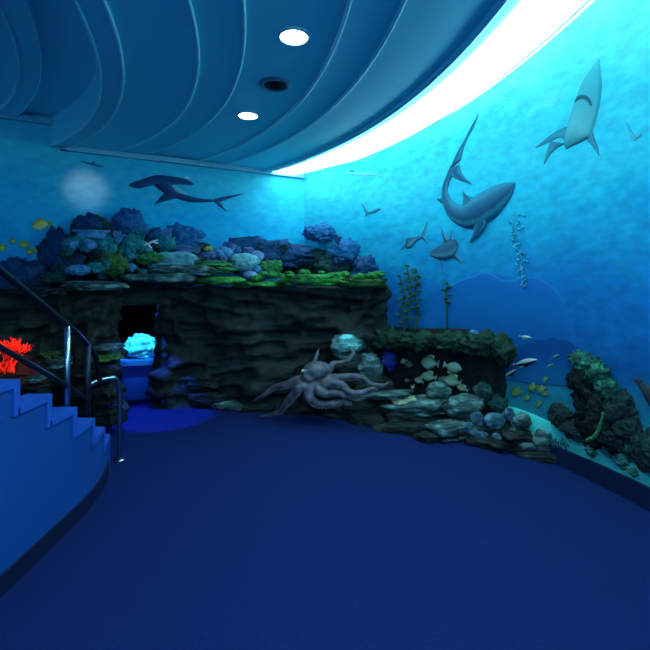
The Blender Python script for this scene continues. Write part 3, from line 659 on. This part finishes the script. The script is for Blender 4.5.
px_blob('coral', 474, 333, 10, 7, wall_depth(RW, 474, .26), 'bush', CORALS['blue'], 61, 'small light blue coral tuft on top of the dark overhang', 'coral', 'corals around the cave')
px_blob('coral', 389, 361, 18, 24, wall_depth(RW, 389, .12), 'fine', mat('coral_blue_lit', (.005, .025, .22), (.02, .07, .45), scale=12, bump=1, bscale=30), 62, 'coral coloured as if lit deep blue in the cave mouth beside the octopus', 'coral', 'corals around the cave', deep=.08)  # the blue light on this coral is put into its base colour
PALE = shark_mat('pale_fish_skin', [(0, (.10, .17, .08)), (.35, (.28, .38, .24)), (.7, (.42, .56, .46)), (1, (.5, .66, .6))])
GREYF = shark_mat('grey_fish_skin', [(0, (.05, .09, .09)), (.6, (.13, .20, .19)), (1, (.2, .28, .26))])
GF = 'school of pale fish in the dark cave'
for cx, cy, L, a, fat, m, lab in (
    (434, 362, 19, 6, 1.5, PALE, 'largest pale fish, highest in the dark cave'),
    (457, 366.5, 19, 194, 1.3, PALE, 'pale fish facing right, right of the largest cave fish'),
    (433, 375.5, 16, 10, 1.3, PALE, 'pale fish directly below the largest cave fish'),
    (457, 380, 18, 15, 1.4, PALE, 'pale fish in the middle of the cave above the big boulder'),
    (447, 379, 11, 10, 1.2, GREYF, 'grey fish touching the left side of the middle cave fish'),
    (467, 387, 13, 25, 1.0, PALE, 'slim pale fish lowest in the cave centre'),
    (423, 379.5, 10, 20, 1.4, PALE, 'small pale fish above the rounded teal boulder'),
    (407.5, 360.5, 7, -20, 1.4, PALE, 'tiny pale fish furthest up on the left of the cave'),
    (413, 364, 8, 0, 1.3, GREYF, 'tiny grey fish left of the largest cave fish'),
    (416.5, 386, 6, -60, 1.2, PALE, 'tiny pale fish pointing down near the boulder'),
    (410.5, 379.5, 6, 0, 1.3, GREYF, 'tiny grey fish at the left side of the cave, lower down'),
    (486, 388.5, 19, 8, 1.2, GREYF, 'dim grey fish at the right side of the cave')):
    fish('reef_fish', cx, cy, L, a, fat, RW, m, lab, GF, base=.075)
STR = shark_mat('striped_fish_skin', [(0, (.015, .02, .03)), (.4, (.03, .04, .05)), (.55, (.45, .55, .5)), (1, (.5, .62, .55))], .1)
fish('wrasse', 525, 362.5, 27, 168, .55, RW, STR, 'long slim striped fish, upper of two right of the cave', 'slim striped fish right of the cave')
fish('wrasse', 510, 374, 16, 148, .6, RW, STR, 'shorter slim striped fish, lower one right of the cave', 'slim striped fish right of the cave')
fish('wrasse', 526, 337, 13, 188, .5, RW, PALE, 'slim pale fish above the long striped fish', 'slim striped fish right of the cave')
DYEL = shark_mat('dull_yellow_fish_skin', [(0, (.06, .12, .03)), (.5, (.16, .26, .07)), (1, (.22, .34, .16))])
GY = 'dull yellow fish school above the sand'
for cx, cy, L, a, fat, lab in ((517, 392, 13, 0, 1.5, 'leftmost and brightest dull yellow fish over the sand'),
    (533, 387.5, 11, -10, 1.5, 'dull yellow fish, second from the left in the top row over the sand'),
    (542, 389.5, 11, -25, 1.4, 'dull yellow fish at the upper right of the school over the sand'),
    (528, 398, 9, -40, 1.2, 'dull yellow fish in the centre of the school, head down'),
    (539.5, 404, 10, -45, 1.0, 'dull yellow fish lowest in the school over the sand'),
    (546, 379.5, 8, -35, 1.1, 'small dull yellow fish, highest of the school'),
    (545.5, 394, 8, 10, 1.2, 'small dull yellow fish at the right end of the school')):
    fish('reef_fish', cx, cy, L, a, fat, RW, DYEL, lab, GY)
fish('reef_fish', 556, 356.5, 9, 150, .7, RW, GREYF, 'tiny grey fish higher of two left of the coral pillar', 'tiny grey fish left of the pillar')
fish('reef_fish', 550, 366, 9, 155, .7, RW, GREYF, 'tiny grey fish lower of two left of the coral pillar', 'tiny grey fish left of the pillar')
r = empty('brown_fish', wp(RW, 645, 388))
tag(r, 'dark brown fish cut off by the right edge of the photo', 'fish')
BRN = mat('brown_fish_skin', (.012, .02, .03), (.05, .05, .06), scale=14, bump=.3)
part('body', loft([((640, 381), (637, 384)), ((646, 384), (642, 391)), ((655, 388), (648, 402)), ((666, 394), (656, 412)), ((678, 402), (670, 414)), ((685, 408), (684, 412))], RW, .4), BRN, r)
part('tail_fin', loft([((633.6, 379), (634, 380.6)), ((638, 378), (637, 384)), ((643, 380), (640, 387))], RW, .3), BRN, r)

# kelp, bubbles, far silhouettes, sand, coral pillar on the curved wall
r = empty('kelp', wp(RW, 412, 300))
tag(r, 'green kelp plant growing beside the right end of the ledge', 'plant')
KELP = mat('kelp_green', (.01, .05, .015), (.06, .16, .03), scale=16, bump=.3)
random.seed(5)
for base_x, lean, top in ((411, -3, 264), (415, 3, 270), (405, -4, 274), (446, 1, 281)):
    bm = bmesh.new(); dd = wall_depth(RW, base_x, .05)
    P = [pt(base_x+lean*math.sin(k*1.2)*.6+lean*k*.2, 330+(top-330)*k/6, dd) for k in range(7)]
    add_tube(bm, P, [.01]*6+[.004], 6)
    st = part('stalk', bm, KELP, r); bm = bmesh.new()
    n = 13 if base_x != 446 else 6
    for k in range(n):
        c = pt(base_x+lean*.6+random.uniform(-1.5, 1.5), top+3+k*(50/13), dd-.01); sgn = 1 if k % 2 else -1; L = random.uniform(.045, .08)
        add_tube(bm, [c, c+Vector((sgn*L*.5, -.02, L*.25)), c+Vector((sgn*L, -.02, L*.1+random.uniform(-.03, .02)))], [.004, .013, .002], 6)
    part('fronds', bm, KELP, st)
bm = bmesh.new(); random.seed(9)
for i in range(95):
    t = i/95; y = 214+t*74; x = 519+(10*(t-.3) if t > .3 else 0)*.8-6*math.sin(t*5)*(1-t)+random.gauss(0, 4.2*(1-t)+1.4)
    s, h = RW.sh(x, y); add_ellipsoid(bm, RW.pos(s, h, .015), Vector((1, 1, 1))*random.uniform(.005, .013), 1)
o = tag(recenter(obj('bubbles', bm, mat('bubble', (.03, .34, .5), (.07, .42, .55), rough=.3, scale=20, bump=0))), 'pale rising bubble stream right of the large grey shark', 'bubbles', kind='stuff')
HAZE = shark_mat('far_reef', [(0, (.005, .135, .43)), (.35, (.004, .14, .42)), (1, (.003, .10, .32))], .3)
HAZE2 = shark_mat('far_hill', [(0, (.002, .06, .24)), (.45, (.002, .07, .26)), (1, (.005, .125, .30))], .3)
def mound(name, outline, m, lab, rip=.0):
    o = recenter(obj(name, loft([((x, y), (x, yb)) for x, y, yb in outline], RW, .012, base=.0035, seg=12), m)); return tag(o, lab, 'reef', 'hazy reef silhouettes in the mural distance')
mound('reef_mound', [(424, 322, 350), (432, 308, 350), (442, 294, 350), (452, 286, 350), (462, 280, 350), (472, 277, 350), (482, 273, 350), (492, 274, 350), (500, 279, 350), (512, 281, 350), (522, 278, 350), (534, 277, 350), (545, 282, 350), (556, 291, 350), (564, 303, 350), (571, 318, 350), (577, 336, 352)], HAZE, 'hazy blue distant reef low behind the bubbles')
mound('reef_mound', [(500, 348, 378), (510, 344, 380), (518, 339, 382), (526, 332, 383), (536, 327, 384), (545, 327, 385), (552, 325, 385), (560, 330, 386), (567, 334, 386), (574, 342, 386), (582, 353, 386), (590, 364, 386)], HAZE2, 'dark blue distant hill left of the coral pillar')
SAND = mat('sand_teal', (.04, .50, .48), (.09, .70, .62), scale=7, bump=.7, bscale=60)
o = recenter(obj('sand_bank', loft([((500, 404), (498, 450)), ((520, 409), (518, 456)), ((540, 417), (540, 452)), ((560, 427), (560, 456.5)), ((580, 437), (580, 463)), ((600, 446), (600, 470)), ((620, 456), (620, 478)), ((640, 466), (640, 487)), ((665, 478), (665, 500)), ((700, 496), (700, 520))], RW, .25, cap=.045, ripple=.015, seg=10), SAND))
tag(o, 'teal sand bank sloping along the foot of the curved mural wall', 'sand')
r = empty('coral_pillar', wp(RW, 600, 440))
tag(r, 'tall dark coral pillar with green top at the right of the curved wall', 'coral')
def relief_blob(bm, px, py, w, h, kind, seed, off=.06, deep=.1, tilt=0, sub=4):
    dd = wall_depth(RW, px, off); s, hh = RW.sh(px, py); a = -s/RR
    blob(pt(px, py, dd), (w/2*dd/F, deep, h/2*dd/F), kind, seed, sub, rot=a-PI/2, tilt=tilt, bm=bm)
bm = bmesh.new(); 
for i, (px, py, w, h, t) in enumerate(((589, 380, 44, 56, .25), (592, 408, 44, 60, .2), (600, 430, 56, 46, .3))): relief_blob(bm, px, py, w, h, 'fine', 20+i, .06, .10, t)
part('trunk', bm, mat('pillar_dark', (.001, .004, .005), (.005, .012, .014), scale=8, bump=1, bscale=30), r)
bm = bmesh.new()
for i, (px, py, w, h, t) in enumerate(((585, 362, 34, 22, .3), (596, 374, 26, 34, .5), (607, 390, 20, 28, .3))): relief_blob(bm, px, py, w, h, 'fine', 24+i, .11, .09, t)
part('green_crown', bm, mat('pillar_green', (.004, .035, .03), (.05, .30, .16), scale=16, bump=1, bscale=36, c3=(.012, .10, .07), contrast=.2), r)['label'] = 'green crusted top'
bm = bmesh.new()
for i, (px, py, w, h, t) in enumerate(((618, 410, 34, 46, .4), (628, 430, 30, 34, .5), (612, 436, 34, 26, .3), (560, 416, 26, 26, .2), (574, 430, 34, 20, .3), (648, 452, 44, 40, .7))): relief_blob(bm, px, py, w, h, 'bush', 30+i, .08, .08, t)
part('side_corals', bm, mat('pillar_corals', (.001, .007, .009), (.014, .05, .048), scale=22, bump=1, bscale=40), r)
bm = bmesh.new(); add_tube(bm, [wp(RW, x, y, .19) for x, y in ((606, 438), (614, 434), (620, 425), (624, 410))], [.016, .013, .011, .006], 7)
part('branch', bm, CORALS['green'], r)
GC = 'coral clumps on the sand bank'
for i, (px, py, w, h, lab) in enumerate(((592, 450, 16, 12, 'bumpy green coral clump on the sand nearest the kerb'), (601, 436, 22, 16, 'bumpy green coral clump at the pillar foot'), (612, 449, 24, 18, 'bumpy green coral clump in the middle of the sand bank'), (622, 460, 20, 16, 'bumpy green coral clump below the middle one on the sand'), (635, 472, 12, 8, 'small green coral lump lowest on the sand'), (634, 446, 18, 26, 'upright green coral clump near the right edge of the photo'))):
    bm = bmesh.new(); relief_blob(bm, px, py, w, h, 'bush', 80+i, .06, .05, .3)
    tag(recenter(obj('coral', bm, mat('clump_green', (.006, .06, .055), (.05, .24, .20), scale=24, bump=1, bscale=50))), lab, 'coral', GC)

# ------------------------------------------------------------------ rock pile in front of the curved wall
LINE = [(150, 5.3), (260, 4.98), (300, 4.88), (350, 4.68), (385, 4.40), (460, 4.06), (520, 3.78), (550, 3.62), (575, 3.5)]
def line_depth(px):
    for (a, da), (b, db) in zip(LINE, LINE[1:]):
        if px <= b: return da+(db-da)*(px-a)/(b-a)
    return LINE[-1][1]
GP = 'rocks of the pile along the curved wall'
PILE = [
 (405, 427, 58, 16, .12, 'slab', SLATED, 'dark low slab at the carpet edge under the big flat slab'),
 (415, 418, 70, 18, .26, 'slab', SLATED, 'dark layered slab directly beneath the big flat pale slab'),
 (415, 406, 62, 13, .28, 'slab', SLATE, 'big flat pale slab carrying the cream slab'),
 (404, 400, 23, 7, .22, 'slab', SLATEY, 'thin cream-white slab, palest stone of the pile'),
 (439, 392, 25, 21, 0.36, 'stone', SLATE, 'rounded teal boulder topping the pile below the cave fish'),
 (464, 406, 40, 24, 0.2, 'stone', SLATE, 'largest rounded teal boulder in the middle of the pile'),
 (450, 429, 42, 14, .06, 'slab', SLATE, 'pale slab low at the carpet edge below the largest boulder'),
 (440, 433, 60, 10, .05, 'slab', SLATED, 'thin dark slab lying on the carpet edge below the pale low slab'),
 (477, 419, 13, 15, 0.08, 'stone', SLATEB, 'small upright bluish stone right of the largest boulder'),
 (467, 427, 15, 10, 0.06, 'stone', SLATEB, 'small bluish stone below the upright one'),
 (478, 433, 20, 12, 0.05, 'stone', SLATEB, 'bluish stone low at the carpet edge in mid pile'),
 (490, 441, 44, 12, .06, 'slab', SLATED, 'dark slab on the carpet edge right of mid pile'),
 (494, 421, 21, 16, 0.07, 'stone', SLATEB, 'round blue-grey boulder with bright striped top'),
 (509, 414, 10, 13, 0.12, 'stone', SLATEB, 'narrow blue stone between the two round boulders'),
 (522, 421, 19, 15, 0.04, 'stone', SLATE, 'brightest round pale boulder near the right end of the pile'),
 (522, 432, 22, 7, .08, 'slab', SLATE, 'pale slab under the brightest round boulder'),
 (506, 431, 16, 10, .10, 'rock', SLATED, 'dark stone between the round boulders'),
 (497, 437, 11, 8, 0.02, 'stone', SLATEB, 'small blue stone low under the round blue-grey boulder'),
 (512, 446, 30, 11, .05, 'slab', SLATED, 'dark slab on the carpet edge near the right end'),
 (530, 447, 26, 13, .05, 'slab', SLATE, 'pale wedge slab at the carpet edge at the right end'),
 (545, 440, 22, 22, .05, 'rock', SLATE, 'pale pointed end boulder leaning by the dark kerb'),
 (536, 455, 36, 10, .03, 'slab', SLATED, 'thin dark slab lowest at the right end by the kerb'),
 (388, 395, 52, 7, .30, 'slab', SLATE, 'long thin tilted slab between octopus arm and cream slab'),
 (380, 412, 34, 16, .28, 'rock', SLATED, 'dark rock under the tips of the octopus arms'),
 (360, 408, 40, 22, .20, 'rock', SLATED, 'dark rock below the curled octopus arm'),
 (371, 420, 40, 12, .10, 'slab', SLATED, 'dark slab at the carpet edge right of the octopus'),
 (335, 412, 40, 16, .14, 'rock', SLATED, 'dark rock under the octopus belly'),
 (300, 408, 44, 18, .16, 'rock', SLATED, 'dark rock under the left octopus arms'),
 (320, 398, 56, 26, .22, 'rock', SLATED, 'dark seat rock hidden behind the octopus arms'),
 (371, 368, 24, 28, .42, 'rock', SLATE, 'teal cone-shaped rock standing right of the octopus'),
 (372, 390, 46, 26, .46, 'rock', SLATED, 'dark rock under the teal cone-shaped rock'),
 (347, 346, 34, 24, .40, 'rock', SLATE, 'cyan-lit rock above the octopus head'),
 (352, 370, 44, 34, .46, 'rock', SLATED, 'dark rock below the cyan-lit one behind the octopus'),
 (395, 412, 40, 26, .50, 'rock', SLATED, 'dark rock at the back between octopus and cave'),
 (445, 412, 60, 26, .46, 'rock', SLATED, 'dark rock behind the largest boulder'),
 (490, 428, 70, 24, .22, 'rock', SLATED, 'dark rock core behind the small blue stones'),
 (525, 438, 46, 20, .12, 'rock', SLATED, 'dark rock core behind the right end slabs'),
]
for i, (px, py, w, h, off, kind, m, lab) in enumerate(PILE):
    px_blob('rock', px, py, w, h, line_depth(px)+off, kind, m, 200+i*3, lab, 'rock', GP, rot=.5*(rnd(i, 3)-.5), tilt=-.18 if px == 388 else (.25 if px in (545,) else .12*(rnd(i, 9)-.4)), deep=min(w/2*line_depth(px)/F*.7, .2))
# dark twig corals at the end of the pile
random.seed(12); TW = mat('twig_dark', (.006, .05, .05), (.03, .14, .12), scale=12, bump=.4)
for (px, py), o_ in zip(((551, 446), (557, 452), (563, 454), (570, 457)), ('leftmost', 'second', 'third', 'rightmost')):
    bm = bmesh.new(); b0 = pt(px, py, wall_depth(RW, px, .07))
    for a in (-.5, 0, .5): twig(bm, b0, Vector((a, 0, 1)).normalized(), .07, .008, 2)
    tag(recenter(obj('twig_coral', bm, TW)), '%s of four dark twiggy coral sprigs on the sand beside the rock pile end' % o_, 'coral', 'twig corals at the pile end')

# stone skirt at the foot of the right-hand rock face, rock bits on the left face
GK = 'stones at the foot of the long rock face'
for i, (px, py, w, h, m, lab) in enumerate(((178, 402, 30, 9, SLATE, 'grey stone at the foot of the rock face beside the blue opening'), (212, 398, 44, 16, SLATED, 'dark stone at the foot of the rock face, second from the blue opening'),
                       (205, 382, 34, 20, SLATED, 'large rounded dark boulder set in the rock face left of the octopus'), (232, 405, 40, 10, SLATE, 'long grey stone at the foot of the rock face left of the octopus'), (258, 409, 34, 9, SLATED, 'dark stone below the tip of the left octopus arm'))):
    px_blob('stone', px, py, w, h, line_depth(px)+.06, 'rock', m, 300+i, lab, 'rock', GK, deep=.12)
GL = 'stones of the left rock face'
for i, (px, py, w, h, dd, m, lab) in enumerate(((58, 362, 20, 9, 4.15, SLATE, 'pale stone behind the tall railing post, below the green plant'), (38, 378, 14, 8, 3.95, SLATE, 'small bright pale stone left of the tall railing post'),
                       (30, 391, 40, 12, 3.9, SLATED, 'long dark stone just above the second stair step'), (107, 347, 28, 5, 4.32, SLATE, 'thin pale slab on the rock column left of the blue opening'), (105, 356, 30, 8, 4.32, CORALS['olive'], 'olive mossy slab under the thin pale slab on the rock column'),
                       (105, 372, 28, 10, 4.30, SLATED, 'dark slab on the rock column above the chrome rail end'), (82, 372, 20, 7, 4.2, SLATED, 'dark slab between the two railing posts'), (106, 395, 26, 16, 4.28, SLATED, 'dark block low on the rock column behind the chrome rail end'), (78, 390, 24, 10, 4.1, SLATED, 'dark stone low between the two railing posts'), (108, 415, 28, 18, 4.3, SLATED, 'dark block at the foot of the rock column'))):
    px_blob('stone', px, py, w, h, dd, 'slab', m, 320+i, lab, 'rock', GL, deep=.14)
# small leafy plant and red coral behind the stairs
bm = bmesh.new(); random.seed(4)
for k in range(34):
    c = pt(53+random.uniform(-8, 8), 357+random.uniform(-3, 4), 4.02); L = random.uniform(.03, .06); a = random.uniform(.2, PI-.2)
    add_tube(bm, [c, c+Vector((math.cos(a)*L*.6, -.01, math.sin(a)*L*.5)), c+Vector((math.cos(a)*L, -.02, math.sin(a)*L*.6))], [.004, .009, .001], 5)
tag(recenter(obj('green_coral', bm, mat('leaf_green', (.05, .13, .03), (.16, .28, .06), scale=20, bump=.2))), 'small leafy green tuft on the rocks behind the tall railing post', 'plant')
r = empty('red_coral', pt(4, 372, 3.75))
tag(r, 'bright red branching coral on the rocks behind the stairs at left edge', 'coral')
RED = mat('red_coral', (.6, .02, .01), (.9, .10, .03), scale=18, bump=.5, bscale=60)
random.seed(21)
for k in range(9):
    bm = bmesh.new(); b0 = pt(2-6+k*2.2, 374, 3.75)
    twig(bm, b0, Vector((random.uniform(-.7, .7), random.uniform(-.3, .1), 1)).normalized(), .15, .016, 3)
    part('branch', bm, RED, r)

# ------------------------------------------------------------------ octopus
r = empty('octopus', pt(316, 410, 4.72))
tag(r, 'grey octopus sculpture sprawling with curled arms over rocks at the carpet edge', 'octopus')
bm = bmesh.new()
def O(px, py, d): return pt(px, py, d)
add_ellipsoid(bm, O(316.5, 371.5, 4.62), (.160, .14, .112), 3, Matrix.Rotation(-.12, 3, 'Y'))
add_ellipsoid(bm, O(309, 377, 4.58), (.10, .10, .075), 3)
add_ellipsoid(bm, O(314, 385, 4.60), (.15, .12, .085), 3)
add_ellipsoid(bm, O(303.5, 371.5, 4.52), (.028, .028, .028), 2)
add_ellipsoid(bm, O(327, 379, 4.58), (.07, .07, .06), 2)
ARMS = [
 [(312, 384, 4.58, .062), (298, 380.5, 4.58, .055), (287, 384.5, 4.62, .045), (274, 388, 4.68, .034), (264, 395, 4.72, .026), (252, 401, 4.80, .008)],
 [(308, 386, 4.55, .062), (299, 389, 4.52, .06), (293, 397, 4.55, .054), (286, 404, 4.6, .045), (281, 411, 4.65, .032), (270, 415, 4.7, .02), (258, 416.5, 4.74, .007)],
 [(310, 388, 4.52, .06), (309, 397, 4.48, .054), (317, 403.5, 4.48, .046), (330, 404, 4.48, .04), (341, 402, 4.48, .036), (349, 398, 4.48, .03), (351, 403, 4.46, .024), (345, 405, 4.45, .012)],
 [(319, 386, 4.53, .058), (331, 382.8, 4.5, .048), (342, 385, 4.46, .042), (350, 392.4, 4.42, .037), (361, 392.8, 4.40, .032), (373, 389, 4.42, .024), (378.5, 392.5, 4.42, .010)],
 [(322, 381, 4.58, .058), (337, 377.8, 4.58, .046), (351, 376.6, 4.56, .04), (363, 378, 4.52, .035), (370, 384, 4.5, .03), (383, 385.6, 4.5, .022), (389, 382, 4.52, .009)],
 [(325, 378, 4.64, .055), (329, 370, 4.72, .045), (334, 364, 4.78, .038), (343, 362.6, 4.78, .034), (351, 358, 4.78, .030), (353.4, 352, 4.8, .022), (349, 348, 4.82, .010)],
 [(316, 368, 4.72, .05), (315, 362, 4.78, .032), (317, 355, 4.82, .022), (319, 348, 4.86, .008)],
 [(316, 389, 4.5, .055), (325, 394, 4.46, .046), (336, 393, 4.46, .038), (345, 396, 4.44, .03), (356, 400, 4.42, .020), (366, 398, 4.42, .008)],
]
for A in ARMS: add_tube(bm, [O(a, b, c) for a, b, c, _ in A], [x[3] for x in A], 10)
body = part('body', bm, mat('octopus_skin', (.04, .038, .05), (.20, .18, .22), rough=.38, scale=16, bump=.5, bscale=70, c3=(.10, .088, .11), contrast=.2, spec=.5), r)
m_ = body.modifiers.new('remesh', 'REMESH'); m_.mode = 'VOXEL'; m_.voxel_size = .010; m_.use_smooth_shade = True
m_ = body.modifiers.new('smooth', 'SMOOTH'); m_.factor = .5; m_.iterations = 4
bm = bmesh.new(); add_ellipsoid(bm, O(302.6, 370.6, 4.497), (.014, .012, .012), 2)
part('eye', bm, mat('octopus_eye', (.75, .75, .6), None, rough=.15, bump=0), r)
SUCK = mat('suckers', (.22, .19, .20), None, rough=.5, bump=0)
for A in ARMS[:6]:
    q = catmull(A, 26); bm = bmesh.new()
    for i, (a, b, c, rr) in enumerate(q[4:-2]):
        p = O(a, b, c)+Vector((0, -rr*.6, -rr*.78)); add_ellipsoid(bm, p, (rr*.26, rr*.26, rr*.26), 1)
    part('suckers', bm, SUCK, r)

# ------------------------------------------------------------------ lit rock on its plinth in the passage
r = empty('plinth', pt(140, 398, 5.62))
r.location.z = 0
tag(r, 'blue box plinth inside the lit opening, carrying the glowing rock', 'plinth')
rot = ang*.6
c = pt(139.5, 380, 5.66)
bm = bmesh.new(); add_box(bm, (c.x, c.y, .215), (.37, .36, .43), rot); bmesh.ops.bevel(bm, geom=bm.edges[:], offset=.008, segments=2, affect='EDGES')
part('body', bm, mat('plinth_blue', (.02, .06, .45), None, bump=0, rough=.45), r, smooth=False)
bm = bmesh.new(); add_box(bm, (c.x+.01, c.y, .47), (.48, .44, .08), rot); bmesh.ops.bevel(bm, geom=bm.edges[:], offset=.012, segments=2, affect='EDGES')
part('top', bm, mat('plinth_top', (.05, .2, .62), None, bump=0, rough=.4), r, smooth=False)
c2 = (c.x+.01, c.y, .66)
bm = blob(c2, (.25, .19, .17), 'rock', 402, 5)
for v_ in bm.verts:                                   # narrower towards the top
    k_ = 1-.55*max(0, (v_.co.z-.62)/.22); v_.co.x = c2[0]+(v_.co.x-c2[0])*k_; v_.co.y = c2[1]+(v_.co.y-c2[1])*k_
o = recenter(obj('lit_rock', bm, mat('ice_rock', (.03, .35, .5), (.3, .85, .9), rough=.35, scale=9, bump=1, bscale=18)))
tag(o, 'glowing cyan rock on the blue plinth inside the opening', 'rock')

# ------------------------------------------------------------------ stairs with stepped side wall
def stair_x(y): return -1.58 if y < 2.7 else -1.58-.30*((y-2.7)/.77)**2*.55
STEPS = [(3.20, 3.44, .30), (2.96, 3.20, .44), (2.71, 2.96, .585), (2.46, 2.71, .735), (2.20, 2.46, .885), (1.94, 2.20, 1.03), (1.68, 1.94, 1.18), (1.42, 1.68, 1.33), (1.1, 1.42, 1.47)]
TH = .13
r = empty('staircase', (-1.65, 2.6, 0))
tag(r, 'curved blue staircase with stepped side wall at left', 'stairs')
def prism(bm, y0, y1, z0, z1, o0, o1, n=4):
    rows = []
    for i in range(n+1):
        y = y0+(y1-y0)*i/n; x = stair_x(y)
        rows.append([bm.verts.new((x+o, y, z)) for o, z in ((o0, z0), (o1, z0), (o1, z1), (o0, z1))])
    for a, b in zip(rows, rows[1:]):
        for k in range(4): bm.faces.new((a[k], a[(k+1) % 4], b[(k+1) % 4], b[k]))
    bm.faces.new(rows[0][::-1]); bm.faces.new(rows[-1])
bm = bmesh.new()
for y0, y1, h in STEPS: prism(bm, y0, y1, .0, h-.005, -TH, 0)
part('side_wall', bm, STAIRBLUE, r, smooth=False)
bm = bmesh.new()
for i, (y0, y1, h) in enumerate(STEPS):
    prism(bm, y0, y1+.012, h-.036, h, -TH-.006, .012)
    hl = STEPS[i-1][2] if i else 0.02
    prism(bm, y1-.03, y1+.012, hl-.036, h-.036, -TH-.006, .012, 1)
part('coping', bm, STAIRTRIM, r, smooth=False)
bm = bmesh.new(); prism(bm, 1.1, 3.455, 0, .105, -.01, .012, 24); part('baseboard', bm, NAVY, r, smooth=False)
for i, (y0, y1, h) in enumerate(STEPS):
    bm = bmesh.new(); zt = max(h-.16, .14)
    xs = stair_x((y0+y1)/2)-TH-.01
    vs = add_box(bm, (xs-.65, (y0+y1)/2, zt/2), (1.3, y1-y0, zt))
    part('step', bm, mat('step_carpet', (.01, .03, .16), (.02, .05, .24), scale=60, bump=.5, bscale=200), r, smooth=False)
# railing
r = empty('stair_railing', (-1.65, 2.63, .74))
tag(r, 'dark steel stair railing with chrome curved end standing on the blue stepped wall', 'railing')
xr = lambda y: stair_x(y)-TH/2
def rail_h(y): return 1.318-(y-2.63)*.60
bm = bmesh.new(); add_tube(bm, [(xr(y), y, rail_h(y)) for y in (1.2, 1.6, 2.0, 2.4, 2.8, 3.03, 3.2)]+[(xr(3.30), 3.30, .86), (xr(3.36), 3.36, .79), (xr(3.39), 3.40, .715)], .019, 12)
part('handrail', bm, DARKSTEEL, r)
bm = bmesh.new(); add_tube(bm, [(xr(y), y, rail_h(y)-.39) for y in (1.2, 1.7, 2.2, 2.7, 3.03)], .016, 10); part('mid_rail', bm, DARKSTEEL, r)
def post(y, z0, m, rad, z1=None):
    p = bmesh.new(); x = xr(y); add_tube(p, [(x, y, z0), (x, y, z1 or rail_h(y))], rad, 14, smooth=False)
    o = part('post', p, m, r); q = bmesh.new(); add_tube(q, [(x, y, z0), (x, y, z0+.012)], rad*2, 18, smooth=False); part('foot_plate', q, m, o)
post(2.745, .585, STEEL, .018); post(3.03, .44, DARKSTEEL, .024); post(1.8, 1.18, DARKSTEEL, .022)
bm = bmesh.new(); add_tube(bm, [(-1.86, 3.41, .705), (-1.845, 3.46, .715), (-1.80, 3.56, .715), (-1.765, 3.62, .700), (-1.750, 3.65, .64), (-1.747, 3.655, .5), (-1.747, 3.655, .25), (-1.747, 3.655, 0)], .021, 14, segs=60)
ep = part('end_post', bm, STEEL, r); ep['label'] = 'chrome curved end post'
bm = bmesh.new(); add_tube(bm, [(-1.747, 3.655, 0), (-1.747, 3.655, .012)], .048, 20, smooth=False); part('foot_plate', bm, STEEL, ep)
